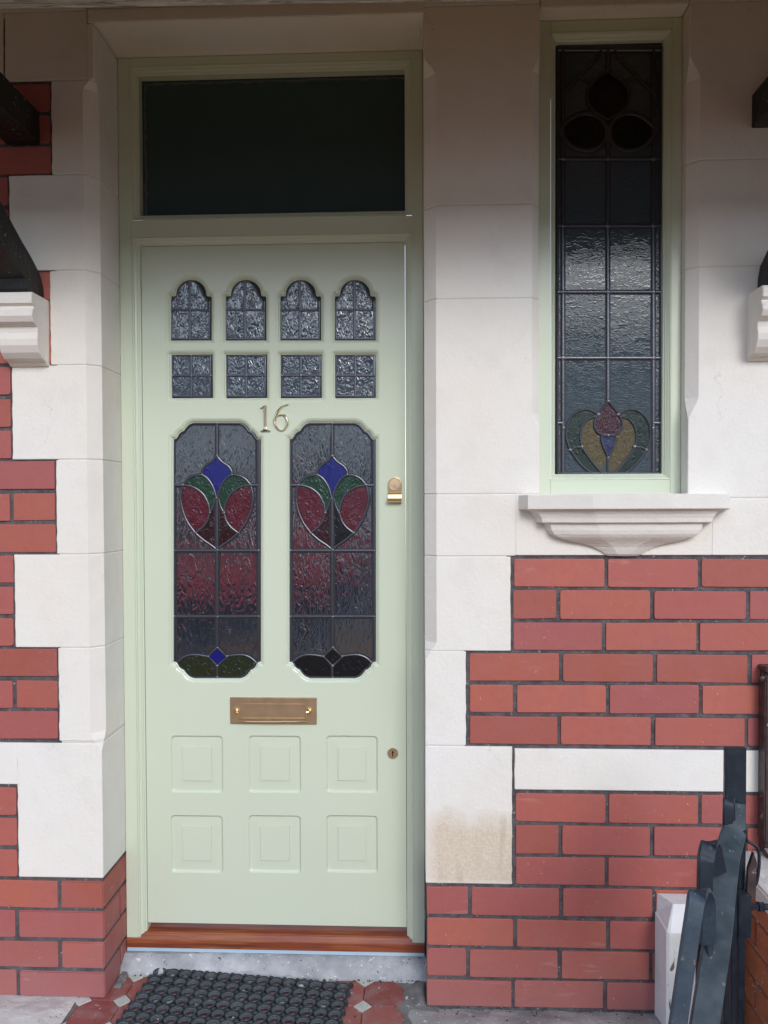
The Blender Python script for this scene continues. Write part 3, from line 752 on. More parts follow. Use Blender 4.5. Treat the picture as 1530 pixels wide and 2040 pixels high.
# the two tall lights (coordinates read off an enlargement: 3.4 px per photo px, origin 320,820)
def zc(pts, dx=0.0): return [(320+x/3.4+dx, 820+y/3.4) for x, y in pts]
for kind, pts, info in lights:
    if kind != 'big': continue
    xl, xr, which = info; gl = px(pts, YG); back = MB(); slab(back, offset_poly(gl, -.002), YG+.004, YG+.007, .0003)
    lt = back.build('leaded_light', M['lead_dark'], door)
    dx_ = 0 if which == 0 else 229.6; sy = (lambda x, y: (x, y))
    cxz = 382; cx = 320+cxz/3.4+dx_; T = lambda p_: zc(p_, dx_)
    mir = lambda p_: [(2*cxz-x, y) for x, y in p_]
    hA, hB, hC = 820+500/3.4, 820+942/3.4, 820+1388/3.4
    L_, R_ = xl+3, xr-3
    top = [(xl+3, hA), (xl+3, 877), (xl+20, 862), (xl+34, 846), (xl+40, 844), (cx, 844), (cx, hA)]
    clears = [(top, 'glass'), ([(cx, hA), (cx, 844), (xr-40, 844), (xr-34, 846), (xr-20, 862), (R_, 877), (R_, hA)], 'glass'),
              ([(L_, hB), (L_, hA), (cx, hA), (cx, hB)], 'glass'), ([(cx, hB), (cx, hA), (R_, hA), (R_, hB)], 'glass'),
              ([(L_, hC), (L_, hB), (cx, hB), (cx, hC)], 'glass'), ([(cx, hC), (cx, hB), (R_, hB), (R_, hC)], 'glass'),
              ([(L_, 1317), (L_, hC), (cx, hC), (cx, 1317)], 'glass'), ([(cx, 1317), (cx, hC), (R_, hC), (R_, 1317)], 'glass')]
    for g_, mm_ in clears: pane(px(g_, YG), mm_, lt, YG+.001)
    blue = crom([(382, 300), (350, 338), (305, 370), (284, 400), (280, 428)], k=4)[:-1] + crom([(280, 428), (315, 450), (348, 495), (368, 545), (379, 590)], k=4)
    bm_ = mir(blue)[::-1]; blue_full = blue + bm_[1:-1]
    green = crom([(280, 430), (235, 433), (190, 455), (153, 497)], k=5)[:-1] + crom([(153, 497), (225, 513), (285, 555), (322, 620), (335, 685)], k=5)[:-1] + crom([(335, 685), (358, 640), (369, 590), (355, 510), (320, 455), (280, 430)], k=5)[:-1]
    petal_top = crom([(153, 497), (225, 513), (285, 555), (322, 620), (335, 685)], k=5)
    petal = petal_top[:-1] + crom([(335, 685), (318, 740), (285, 785), (237, 822)], k=4)[:-1] + crom([(237, 822), (185, 750), (150, 665), (137, 580), (153, 497)], k=5)[:-1]
    heart = crom([(335, 685), (318, 740), (285, 785), (237, 822)], k=4)[:-1] + crom([(237, 822), (290, 868), (345, 905), (382, 935)], k=4)[:-1] + [(382, 935), (382, 600), (369, 600)] + crom([(362, 630), (352, 655), (335, 685)], k=2)[:-1]
    YP = YG-.0006
    pane(px(T(blue_full), YG), 'blue', lt, YP, 'cobalt blue teardrop pane')
    for mf in (lambda p_: p_, mir):
        pane(px(T(mf(green)), YG), 'leaf_green', lt, YP, 'green leaf pane')
        pane(px(T(mf(petal)), YG), 'red', lt, YP, 'ruby red petal pane')
        pane(px(T(mf(heart)), YG), 'deep_red' if (which == 0 or mf is not mir) else 'black_and_unlit_glass', lt, YP, 'dark red heart pane')
    dia = [(385, 1598), (452, 1660), (385, 1722), (322, 1658)]
    leafb = crom([(322, 1658), (260, 1648), (200, 1648), (150, 1668), (113, 1702)], k=4)[:-1] + crom([(113, 1702), (150, 1735), (180, 1765), (225, 1790)], k=3)[:-1] + [(225, 1790), (382, 1793), (382, 1722)]
    lb = leafb; rb = [(2*383.5-x, y) for x, y in leafb]
    pane(px(T(dia), YG), 'blue' if which == 0 else 'black_and_unlit_glass', lt, YP-.0006, 'small diamond pane at the foot')  # right light: same blue glass, painted black where no light shows
    for p_ in (lb, rb): pane(px(T(p_), YG), 'dark_green' if which == 0 else 'black_and_unlit_glass', lt, YP, 'foot leaf pane')  # right light: same green glass, its lack of light painted as black
    cm = MB(); so = MB(); YC = YG-.0006; cm.dark = MB()
    W1 = .0030; W2 = .0040
    rb_ = lambda p_, w=W1, h=.0032, cl_=False: ribbon(cm, px(T(p_), YG), w, h, YC, closed=cl_)
    rb_(blue); rb_(mir(blue))
    for mf in (lambda p_: p_, mir):
        rb_(mf(crom([(280, 430), (235, 433), (190, 455), (153, 497)], k=5))); rb_(mf(petal_top))
        rb_(mf(crom([(335, 685), (358, 640), (369, 590)], k=5)))
        rb_(mf(crom([(335, 685), (318, 740), (285, 785), (237, 822)], k=4)))
        rb_(mf(crom([(237, 822), (185, 750), (150, 665), (137, 580), (153, 497)], k=5)))
        rb_(mf(crom([(237, 822), (290, 868), (345, 905), (382, 935)], k=4)))
        rb_(mf(crom([(322, 1658), (260, 1648), (200, 1648), (150, 1668), (113, 1702)], k=4)))
    rb_([(385, 1598), (452, 1660), (385, 1722), (322, 1658)], cl_=True)
    ribbon(cm, px([(cx, 843), (cx, 820+300/3.4)], YG), W2, .0034, YC)
    ribbon(cm, px([(cx, 820+575/3.4), (cx+.5, 820+1598/3.4)], YG), W2*1.15, .0036, YC-.0006)
    ribbon(cm, px([(cx, 820+1722/3.4), (cx, 1351)], YG), W2, .0032, YC)
    ribbon(cm, px([(xl+2, 820+500/3.4), T([(153, 500)])[0]], YG), W2, .003, YC); ribbon(cm, px([T([(2*cxz-153, 500)])[0], (xr-2, 820+500/3.4)], YG), W2, .003, YC)
    ribbon(cm, px([(xl+2, hB), (xr-2, hB)], YG), W2, .0034, YC); ribbon(cm, px([(xl+2, hC), (xr-2, hC)], YG), W2, .0034, YC)
    ribbon(cm, offset_poly(px(pts, YG), .0042), W2*.8, .0028, YC, closed=True)
    for q in T([(382, 300), (280, 428), (484, 428), (153, 497), (611, 497), (379, 585), (335, 685), (429, 685), (237, 822), (527, 822), (384, 938), (385, 1388), (385, 1598), (322, 1658), (450, 1658), (384, 1722), (384, 1800)]) + [(xl+3, hB), (xr-3, hB), (xl+3, hC), (xr-3, hC), (cx, 844)]:
        solder(so, px([q], YG)[0], YC-.0022, .0040)
    cm.dark.build('came_putty_shade', M['lead_dark'], lt); cm.build('came', M['lead'], lt); so.build('solder_joint', M['solder'], lt)

# numerals
def zn(p_): return [(500+x/15.3, 790+y/15.3) for x, y in p_]
one = [(282, 347), (340, 322), (395, 292), (487, 238), (492, 262), (492, 930), (502, 985), (545, 1018), (602, 1034), (602, 1054), (296, 1054), (296, 1036), (368, 1018), (398, 985), (404, 930), (388, 430), (380, 375), (345, 350)]
mb = MB(); slab(mb, px(zn(one), YL)[::-1], YL-.008, YL-.0002, .0030); tag(mb.build('numeral', M['chrome'], door), 'polished numeral 1')
six = [(1155, 238, 6), (1050, 262, 14), (960, 308, 24), (880, 380, 38), (810, 480, 50), (760, 600, 54), (733, 700, 50), (735, 800, 44), (770, 900, 36), (835, 990, 26), (925, 1035, 16), (1010, 1012, 18),
       (1070, 945, 34), (1108, 850, 50), (1110, 750, 52), (1080, 640, 46), (1020, 568, 30), (930, 552, 17), (850, 578, 11), (785, 608, 7)]
pp = crom([(a, b, c_) for a, b, c_ in six], k=4)
mb = MB(); ribbon(mb, px(zn([(a, b) for a, b, c_ in pp]), YL), [c_/15.3/704*.9 for a, b, c_ in pp], .0065, YL-.0015, seg=6)
tag(mb.build('numeral', M['chrome'], door), 'polished numeral 6')
# letter plate  (7.286 px per photo px, origin 440,1370)
def zp(x, y): return DP(440+x/7.286, 1370+y/7.286)
a_, b_ = zp(140, 520), zp(1392, 143)
mb = MB(); mb.box(a_[0], b_[0], YL-.005, YL+.001, a_[1], b_[1], .0015)
plate = mb.build('letter_plate', M['brass'], door)
a_, b_ = zp(292, 440), zp(1245, 228)
mb = MB(); mb.box(a_[0], b_[0], YL-.0075, YL-.0045, a_[1], b_[1], .0008)
mb.box(a_[0]+.002, b_[0]-.002, YL-.011, YL-.006, a_[1], a_[1]+.0042, .0018)
mb.build('flap', M['brass'], plate)
mb = MB(); t1 = [zp(x, y) for x, y in ((275, 345), (275, 462), (420, 470), (765, 474), (1100, 470), (1250, 462), (1250, 345))]
mb.tube([(p[0], YL-.016, p[1]) for p in t1], [.0022, .0026, .0024, .0030, .0024, .0026, .0022], 10)
for x in (235, 1290):
    p_ = zp(x, 330); mb.cyl((p_[0], YL-.004, p_[1]), (0, -1, 0), .0052, .013, 14); q_ = zp(x + (40 if x < 500 else -40), 340); mb.tube([(p_[0], YL-.014, p_[1]), (q_[0], YL-.016, q_[1])], .0032, 8)
    mb.box(p_[0]-.006, p_[0]+.006, YL-.010, YL-.0045, p_[1]+.001, p_[1]+.008, .001)
mb.build('knocker', M['brass_bright'], plate)
# cylinder pull (15.3 px per photo px, origin 740,930)
def zy(x, y): return DP(740+x/15.3, 930+y/15.3)
cpull = zy(712, 520); w_ = (zy(920, 500)[0]-zy(500, 500)[0])/2
pts_ = [(cpull[0]-w_, zy(0, 830)[1])] + [(cpull[0]+w_*math.cos(a), cpull[1]+w_*math.sin(a)) for a in [math.pi-math.pi*q/14 for q in range(15)]] + [(cpull[0]+w_, zy(0, 830)[1])]
mb = MB(); slab(mb, pts_[::-1], YL-.005, YL+.0005, .0012)
zA, zB_, zC = zy(0, 810)[1], zy(0, 960)[1], zy(0, 1080)[1]
vs = []; PR = [(.004, zA+.001), (.006, zA), (.008, zA-.004), (.011, zB_), (.020, zB_-.0005), (.0215, zB_-.0018), (.0205, zC+.0022), (.017, zC), (.009, zC-.001), (.0, zC)]
for x in (cpull[0]-w_, cpull[0]+w_):
    for d_, z_ in PR: vs.append((x, YL-d_, z_))
n = len(PR); mb.add(vs, [(q, q+1, n+q+1, n+q) for q in range(n-1)] + [tuple(range(n)), tuple(range(n, 2*n))])
pull = mb.build('cylinder_pull', M['brass_bright'], door)
mb = MB(); rr = w_*.87
ring_ = [(cpull[0]+rr*math.cos(2*math.pi*q/28), cpull[1]+rr*math.sin(2*math.pi*q/28)) for q in range(28)]
ribbon(mb, ring_, .0018, .0018, YL-.0052, closed=True)
mb.cyl((cpull[0], YL-.004, cpull[1]), (0, -1, 0), rr*.86, .004, 28)
kc = zy(700, 570); mb.cyl((kc[0], YL-.007, kc[1]), (0, -1, 0), rr*.42, .0025, 20)
cyl_ = mb.build('lock_cylinder', M['brass'], pull)
mb = MB(); kh = zy(703, 590); mb.cyl((kh[0], YL-.0092, kh[1]+.0008), (0, -1, 0), .0012, .0006, 10); mb.box(kh[0]-.0006, kh[0]+.0006, YL-.0098, YL-.009, kh[1]-.0022, kh[1]+.001)
mb.build('key_slot', M['black'], pull)
# keyhole escutcheon
ke = DP(782.5, 1500.5)
mb = MB(); re = 10.8/704; mb.cyl((ke[0], YL, ke[1]), (0, -1, 0), re, .0026, 28)
esc = mb.build('escutcheon', M['brass'], door)
mb = MB(); mb.cyl((ke[0], YL-.0026, ke[1]+.0035), (0, -1, 0), .0030, .0004, 14); mb.box(ke[0]-.0016, ke[0]+.0016, YL-.0031, YL-.0024, ke[1]-.0085, ke[1]+.003); mb.build('keyhole', M['black'], esc)
mb = MB()
for s_ in (-1, 1): mb.cyl((ke[0]+s_*.0092, YL-.0024, ke[1]-.0005), (0, -1, 0), .0020, .0008, 10)
mb.build('screw', M['brass_bright'], esc)

# ------------------------------------------------------------------ side window
YW = .050; YWG = .082
win = empty('side_window', (AX(1210, 980, YW), YW, ZW0), 'tall narrow leaded window with sage green frame and tulip motif, right of the door', 'window')
WP = lambda u, v, Y=YW: (at(u, v, Y).x, at(u, v, Y).z)
wl = WP(1097, 500)[0]; wr = WP(1337, 500)[0]; wb_ = WP(1210, 955)[1]; wt = WP(1210, 62)[1]
wx0, wx1 = XW0+.0006, XW1-.0006; wz0 = ZW0-.001; wz1 = ZW1-.0008
mb = MB(); mb.box(wx0, wl, YW, YW+.07, wz0, wz1, .0015); mb.build('frame_side', M['green'], win)
mb = MB(); mb.box(wr, wx1, YW, YW+.07, wz0, wz1, .0015); mb.build('frame_side', M['green'], win)
mb = MB(); mb.box(wl-.0005, wr+.0005, YW+.0004, YW+.07, wz0, wb_, .0015); mb.build('bottom_rail', M['green'], win)
mb = MB(); mb.box(wl-.0005, wr+.0005, YW+.0004, YW+.07, wt, wz1, .0015); mb.build('head', M['green'], win)
pol = [(wl, wb_), (wr, wb_), (wr, wt), (wl, wt)]
WMP = [(0, -.0002), (.0015, .0), (.0025, .0035), (.0045, .0045), (.0085, .010), (.0105, .0115), (.0115, .0145), (.0150, .018), (.0155, .040)]
mb = MB(); rings(mb, [(offset_poly(pol, a), YW+b) for a, b in WMP]); mb.build('moulding', M['green'], win)
Wg = lambda p_: px(p_, YWG)
def za(p_): return [(1050+x/4.08, 40+y/4.08) for x, y in p_]
def zb_f(p_): return [(1050+x/4.08, 500+y/4.08) for x, y in p_]
back = MB(); slab(back, offset_poly(pol, .013), YWG+.005, YWG+.008, .0003); ltw = back.build('leaded_light', M['lead_dark'], win)
VX = [1109, 1121.5, 1211, 1301.5, 1319]; VYs = [90, 317, 450.5, 582, 713.5, 843, 945]
for i in range(4):
    for j in range(6):
        u0, u1 = VX[i], VX[i+1]; v0, v1 = VYs[j], VYs[j+1]
        edge = i in (0, 3)
        if not edge and j == 5: v0, v1 = 713.5, 945
        if not edge and j == 4: continue
        pane(Wg([(u0+1, v1-1), (u0+1, v0+1), (u1-1, v0+1), (u1-1, v1-1)]), 'glass_edge' if edge else 'glass_fine', ltw, YWG+.001, tilt=.8)
cm = MB(); so = MB(); YC = YWG-.0006; cm.dark = MB()
Wr = lambda p_, w=.0036, h=.0034, cl_=False: ribbon(cm, Wg(p_), w, h, YC, closed=cl_)
for u in VX[1:4]:
    Wr([(u, 945 if u != 1211 else 801), (u, 92)] if u != 1211 else [(u, 801), (u, 250)], .0042)
Wr([(1211, 143), (1211, 95)], .0046); Wr([(1210.5, 944), (1211, 912)], .0030)
for v in VYs[1:5]: Wr([(1110, v), (1318, v)], .0040)
Wr([(1110, 843), (1122, 843)], .0034); Wr([(1301, 843), (1318, 843)], .0034)
Wr([(1110, 96), (1318, 96)], .0085); Wr([(1110.5, 944), (1110.5, 94)], .0022); Wr([(1317.5, 944), (1317.5, 94)], .0036); Wr([(1110, 943), (1318, 943)], .0026)
cxw = 655; mw = lambda p_: [(2*657-x, y) for x, y in p_]
YP = YWG-.0004
drop = crom([(655, 415), (600, 455), (530, 510), (492, 590), (495, 670), (545, 745), (655, 810)], k=4)
dropf = drop + mw(drop)[::-1][1:-1]
pane(Wg(za(dropf)), 'black_and_unlit_glass', ltw, YP, 'near black drop pane at the head'); Wr(za(dropf), .0034, .0034, True)
lv = crom([(262, 905), (330, 825), (420, 768), (520, 765), (600, 810), (640, 880), (635, 970), (580, 1035), (480, 1062), (370, 1030), (300, 960)], closed=True, k=4)
for p_ in (lv, mw(lv)):
    pane(Wg(za([(x, y) for x, y in p_])), 'black_and_unlit_glass', ltw, YP, 'dark oval leaf pane'); Wr(za(p_), .0050, .0036, True)
og = crom([(600, 248), (540, 340), (420, 462), (320, 560), (255, 640)], k=4)
for p_ in (og, mw(og)): Wr(za(p_), .0036)
st = crom([(428, 465), (480, 490), (515, 535)], k=3)
for p_ in (st, mw(st)): Wr(za(p_), .0032)
mb_ = lambda p_: [(2*660-x, y) for x, y in p_]
plum = crom([(660, 1222), (620, 1275), (578, 1330), (550, 1390), (552, 1445), (590, 1488), (660, 1500)], k=4); plumf = plum + mb_(plum)[::-1][1:-1]
vio = crom([(660, 1500), (612, 1505), (602, 1530), (618, 1590), (660, 1682)], k=4); viof = vio + mb_(vio)[::-1][1:-1]
amb_out = crom([(565, 1345), (490, 1372), (445, 1440), (432, 1530), (455, 1610), (525, 1712), (600, 1800), (612, 1815)], k=4)
amb = amb_out + [(660, 1815), (660, 1345)]
go = crom([(580, 1330), (500, 1292), (420, 1302), (352, 1362), (324, 1440), (320, 1530), (350, 1618)], k=4)
gup = go + [(400, 1590), (445, 1592)] + crom([(445, 1592), (432, 1530), (445, 1440), (490, 1372), (565, 1345)], k=4)[1:]
glo_out = crom([(350, 1618), (430, 1730), (530, 1812)], k=4)
glo = glo_out + [(612, 1812)] + crom([(600, 1800), (525, 1712), (455, 1610), (445, 1592)], k=3) + [(400, 1590)]
for mf in (lambda p_: p_, mb_):
    pane(Wg(zb_f(mf(amb))), 'amber', ltw, YP+.0003, 'amber tulip pane')
    pane(Wg(zb_f(mf(gup))), 'bottle_green', ltw, YP, 'dark green outer leaf pane'); pane(Wg(zb_f(mf(glo))), 'bottle_green', ltw, YP, 'dark green lower leaf pane')
    for q in (amb_out, go, glo_out, [(350, 1618), (395, 1595), (445, 1592)]): Wr(zb_f(mf(q)), .0026, .0034)
pane(Wg(zb_f(plumf)), 'plum', ltw, YP-.0008, 'plum red teardrop pane'); pane(Wg(zb_f(viof)), 'violet', ltw, YP-.0008, 'small violet drop pane')
Wr(zb_f(plumf), .0030, .0042, True); Wr(zb_f(viof), .0028, .0042, True)
for u in (1121.5, 1211, 1301.5):
    for v in VYs[1:5]: solder(so, Wg([(u, v)])[0], YWG-.0028, .0058)
for q in zb_f([(660, 1222), (580, 1330), (740, 1330), (660, 1500), (350, 1618), (970, 1618), (445, 1592), (875, 1592), (660, 1682), (295, 1440), (1025, 1440)]): solder(so, Wg([q])[0], YWG-.0025, .0050)
cm.dark.build('came_putty_shade', M['lead_dark'], ltw); cm.build('came', M['lead'], ltw); so.build('solder_joint', M['solder'], ltw)

# ------------------------------------------------------------------ doorstep
YS = .108
step = MB(); nx, prs = 60, [(YF+.25, AZ(540, 1899, YF)-.0005), (YF-.002, AZ(540, 1899, YF)-.001), (YF-.012, AZ(540, 1904, YF-.01)), (YF-.030, AZ(540, 1920, YF-.03)), (YF-.040, AZ(540, 1934, YF-.04)), (YS+.004, ZF+.006), (YS-.012, ZF-.014)]
vs = []
for i in range(nx+1):
    x = XL-.004 + (XR-XL+.008)*i/nx
    for q, (y, z) in enumerate(prs):
        w_ = 0 if q in (0,) else 1
        vs.append((x, y + w_*.006*nz((x*9, q*.7, 1)), z + (w_ if q > 1 else .2)*.0035*nz((x*14, q*1.3, 5))))
n = len(prs); fs = [(i*n+q, i*n+q+1, (i+1)*n+q+1, (i+1)*n+q) for i in range(nx) for q in range(n-1)]
step.add(vs, fs, True)
tag(step.build('doorstep', M['concrete']), 'worn grey concrete doorstep under the mahogany threshold', 'step')

# ------------------------------------------------------------------ porch floor of octagon tiles with cream inserts
floor = MB(); floor.add([(-1.0, -.62, ZF-.006), (.06, -.62, ZF-.006), (.06, .2, ZF-.006), (-1.0, .2, ZF-.006)], [(0, 1, 2, 3)])
fl = tag(floor.build('porch_floor', M['dark_cement']), 'porch floor of red octagonal tiles with cream diamond inserts', kind='structure')
PT = .107; OX = -.140; OY = -.007; hd = .0255
def flat_slab(poly, z1, name, m_, jitter=.0006):
    mb = MB(); P = offset_poly(poly, .0009); n = len(poly); a, b = random.uniform(-jitter, jitter), random.uniform(-jitter, jitter)
    cx, cy = poly[0]
    f_ = lambda p, z: (p[0], p[1], z + a*(p[0]-cx)*12 + b*(p[1]-cy)*12)
    vs = [f_(p, z1) for p in P] + [f_(p, z1-.0012) for p in poly] + [f_(p, z1-.008) for p in poly]
    fs = [tuple(range(n))] + [(r_*n+i, r_*n+(i+1) % n, (r_+1)*n+(i+1) % n, (r_+1)*n+i) for r_ in range(2) for i in range(n)]
    mb.add(vs, fs); return mb.build(name, M[m_], fl)
for i in range(-7, 1):
    for j in range(-5, 2):
        cx, cy = OX + PT*i, OY + PT*j
        if cy > YS+.01: continue
        g_ = .0011
        if cx + PT < .03 or (i <= 0):
            x0_, x1_, y0_, y1_ = cx+g_, cx+PT-g_, cy+g_, cy+PT-g_
            h_ = hd
            oc = [(x0_+h_, y0_), (x1_-h_, y0_), (x1_, y0_+h_), (x1_, y1_-h_), (x1_-h_, y1_), (x0_+h_, y1_), (x0_, y1_-h_), (x0_, y0_+h_)]
            if cy < YS-.03: flat_slab(oc, ZF+random.uniform(-.0006, .0006), 'octagon_tile', 'red_tile')
        d_ = hd-.0012
        flat_slab([(cx, cy-d_), (cx+d_, cy), (cx, cy+d_), (cx-d_, cy)], ZF+.0002, 'diamond_tile', 'white_tile')
# grimy cement run along the foot of the right-hand wall, and pale slab at far left
def rough_patch(name, outline_fn, x0, x1, y0, y1, z, m_, label, nx=40, ny=16, amp=.004, drop=True):
    mb = MB(); vs = []; fs = []
    for j in range(ny+1):
        for i in range(nx+1):
            x = x0+(x1-x0)*i/nx; y = y0+(y1-y0)*j/ny
            e = min(i, nx-i)/3 if drop else 1; e2 = min(j, ny-j)/3
            h_ = min(1, e, e2)
            vs.append((x + .006*nz((x*20, y*20, 3)), y + .006*nz((x*20, y*20, 8)), z*1.0 + amp*nz((x*16, y*16, 2)) - (1-h_)*.012))
    for j in range(ny):
        for i in range(nx): a = j*(nx+1)+i; fs.append((a, a+1, a+nx+2, a+nx+1))
    mb.add(vs, fs, True); return tag(mb.build(name, M[m_]), label, kind='structure')
rough_patch('pavement', None, -.022, .75, -.30, .004, ZF+.003, 'cement', 'rough grey cement along the foot of the brick wall')
rough_patch('pavement', None, -1.5, -.905, -.45, .010, ZF+.012, 'flag', 'pale worn stone slab at the foot of the left wall', amp=.003)
mb = MB()      # smear of cement in the corner beside the step
rough_patch('pavement', None, XR-.035, XR+.006, -.004, YS+.02, ZF+.003, 'dark_cement', 'grimy cement smear in the corner by the step', 10, 12)
rough_patch('pavement', None, XL-.006, XL+.028, .03, YS+.03, ZF+.006, 'dark_cement', 'grimy cement fillet at the left end of the step', 10, 12)
rough_patch('pavement', None, -.905, XL+.02, -.16, .0, ZF+.001, 'red_tile', 'worn pinkish tile edge beside the pale slab', 20, 12, .002)

# ------------------------------------------------------------------ rubber ring mat
mat_c = Vector((-.474, -.090, ZF+.001))
rm = empty('door_mat', (mat_c.x, mat_c.y, ZF), 'black rubber ring doormat lying on the tiles against the doorstep', 'doormat')
pitch = .0373; nxr, nyr = 15, 10; ang = R(-5.5)
bm = bmesh.new()
def add_ring(cx, cy, n=20):
    prof = [(.0150, .0004), (.0182, .0030), (.0187, .0105), (.0180, .0126), (.0165, .0130), (.0152, .0120), (.0148, .0098), (.0136, .0092), (.0132, .0068), (.0121, .0062), (.0117, .0038), (.0106, .0032), (.0102, .0004)]
    vv = [[bm.verts.new((cx+r*math.cos(2*math.pi*k_/n), cy+r*math.sin(2*math.pi*k_/n), z)) for r, z in prof] for k_ in range(n)]
    for k_ in range(n):
        for q in range(len(prof)-1):
            f = bm.faces.new((vv[k_][q], vv[(k_+1) % n][q], vv[(k_+1) % n][q+1], vv[k_][q+1])); f.smooth = q < 4; f.material_index = 1 if q in (6, 8, 10) else 0
def add_box(x0, x1, y0, y1, z0, z1):
    q = bmesh.ops.create_cube(bm, size=1)['verts']
    for v in q: v.co = Vector(((x0+x1)/2+v.co.x*(x1-x0), (y0+y1)/2+v.co.y*(y1-y0), (z0+z1)/2+v.co.z*(z1-z0)))
for i in range(nxr):
    for j in range(nyr):
        cx = (i-(nxr-1)/2)*pitch; cy = (j-(nyr-1)/2)*pitch
        add_ring(cx, cy)
for i in range(nxr+1):
    for j in range(nyr+1):
        cx = (i-nxr/2)*pitch; cy = (j-nyr/2)*pitch
        q = bmesh.ops.create_cone(bm, segments=10, radius1=.0072, radius2=.0060, depth=.0100, cap_ends=True)['verts']
        for v in q: v.co += Vector((cx, cy, .0052))
me = bpy.data.meshes.new('ring_mesh'); bm.transform(Matrix.Translation(mat_c) @ Matrix.Rotation(ang, 4, 'Z')); bm.to_mesh(me); bm.free()
me.materials.append(M['rubber']); me.materials.append(M['rubber_worn_glint']); link('ring_mesh', me, None, rm)
random.seed(31)
gm = MB()
for q in range(34):
    x, y = random.uniform(-.72, -.20), random.uniform(-.12, .08); s_ = random.choice((.0022, .003, .004, .0055))
    b2 = bmesh.new(); bmesh.ops.create_icosphere(b2, subdivisions=1, radius=s_)
    gm.bm(b2, False, Matrix.Translation((x, y, ZF+s_*.5)) @ Matrix.Diagonal((1, 1, .6, 1)))
for (u, v) in ((568, 1950), (592, 1967)):
    b2 = bmesh.new(); bmesh.ops.create_uvsphere(b2, u_segments=14, v_segments=8, radius=.010)
    D_ = 1532*1.30/(v-1000); gm.bm(b2, True, Matrix.Translation(((u-826)*D_/1532, D_-2.0, ZF+.0055)) @ Matrix.Diagonal((1, 1, .4, 1)))
tag(gm.build('grit', M['white_tile']), 'pale grit and pebbles caught in the mat', kind='stuff')

M['dirt'] = mat('dark dirt crumbs', (.05, .042, .035), .9)
dm = MB()
for q in range(170):
    w_ = random.random()
    if w_ < .45: x, y = random.uniform(-.80, .02), YS-.006-abs(random.gauss(0, .008))
    elif w_ < .75: x, y = random.uniform(.03, .60), -.006-abs(random.gauss(0, .014))
    else: x, y = random.uniform(-1.1, .55), random.uniform(-.13, .0)
    s_ = random.uniform(.0008, .0026); b2 = bmesh.new(); bmesh.ops.create_icosphere(b2, subdivisions=1, radius=s_)
    dm.bm(b2, False, Matrix.Translation((x, y, ZF+.0045 if x > -.02 else ZF+.001+s_*.4)) @ Matrix.Diagonal((random.uniform(.7, 1.8), 1, .7, 1)))
tag(dm.build('dirt', M['dirt']), 'dark crumbs of dirt along the foot of the step and wall', kind='stuff')
# ------------------------------------------------------------------ canopy
YB = -.66
bl = at(-60, 15, YB+.06); br = at(1640, -13, YB+.06)
can = empty('porch_canopy', (0, -.33, 2.25), 'black timber porch canopy on wall brackets above the door', 'canopy')
beam = MB(); N = 140; vs = []; fs = []
XBc, XEc = -2.6, 2.8
for i in range(N+1):
    x = XBc + (XEc-XBc)*i/N; tt = (x-bl.x)/(br.x-bl.x); zb0 = bl.z + (br.z-bl.z)*tt
    rg = nz((x*22, 1, 1))*.0022 + nz((x*70, 1, 4))*.0012
    sect = [(YB+.004, zb0+rg+.001), (YB-.002, zb0+.004), (YB-.003, zb0+.013+.3*rg), (YB+.004, zb0+.016), (YB+.004, zb0+.12), (YB+.065, zb0+.12), (YB+.065, zb0)]
    vs += [(x, y, z) for y, z in sect]
n = 7
for i in range(N):
    for q in range(n): fs.append((i*n+q, i*n+(q+1) % n, (i+1)*n+(q+1) % n, (i+1)*n+q))
fs.append(tuple(range(n))); fs.append(tuple(N*n+q for q in range(n)))
beam.add(vs, fs); beam.build('front_beam', M['weathered'], can)
zbt = (bl.z+br.z)/2+.10
mb = MB(); mb.box(XBc, XEc, YB-.030, YB-.004, zbt-.072, zbt+.118, .003); mb.build('fascia', M['timber'], can)
for xr_ in [XBc+.06+.30*i for i in range(18)]:
    mb = MB(); x0_, x1_ = xr_-.022, xr_+.022
    A, B = (YB+.03, zbt+.012), (-.006, zbt+.40)
    vs = [(x, y, z) for x in (x0_, x1_) for y, z in ((A[0], A[1]), (B[0], B[1]), (B[0], B[1]+.09), (A[0], A[1]+.09))]
    mb.add(vs, [(0, 1, 2, 3), (4, 5, 6, 7), (0, 1, 5, 4), (1, 2, 6, 5), (2, 3, 7, 6), (3, 0, 4, 7)]); mb.build('rafter', M['timber'], can)
nb = 7
for q in range(nb):
    a, b = q/nb, (q+1)/nb-.006; mb = MB()
    f_ = lambda t_: (YB-.06 + (.60+.05+.005)*t_, zbt+.07 + .385*t_)
    (ya, za_), (yb_, zb_) = f_(a), f_(b)
    mb.add([(x, y, z+dz_) for x in (XBc-.03, XEc+.03) for (y, z) in ((ya, za_), (yb_, zb_)) for dz_ in (.03, .048)], [(0, 1, 3, 2), (4, 5, 7, 6), (0, 1, 5, 4), (2, 3, 7, 6), (0, 2, 6, 4), (1, 3, 7, 5)])
    mb.build('soffit_board', M['soffit'], can)
mb = MB(); (ya, za_), (yb_, zb_) = f_(0), f_(1.0)
mb.add([(x, y, z+dz_) for x in (XBc-.05, XEc+.05) for (y, z) in ((ya-.02, za_), (yb_-.001, zb_)) for dz_ in (.050, .07)], [(0, 1, 3, 2), (4, 5, 7, 6), (0, 1, 5, 4), (2, 3, 7, 6), (0, 2, 6, 4), (1, 3, 7, 5)])
mb.build('roof_covering', M['roof_tile'], can)
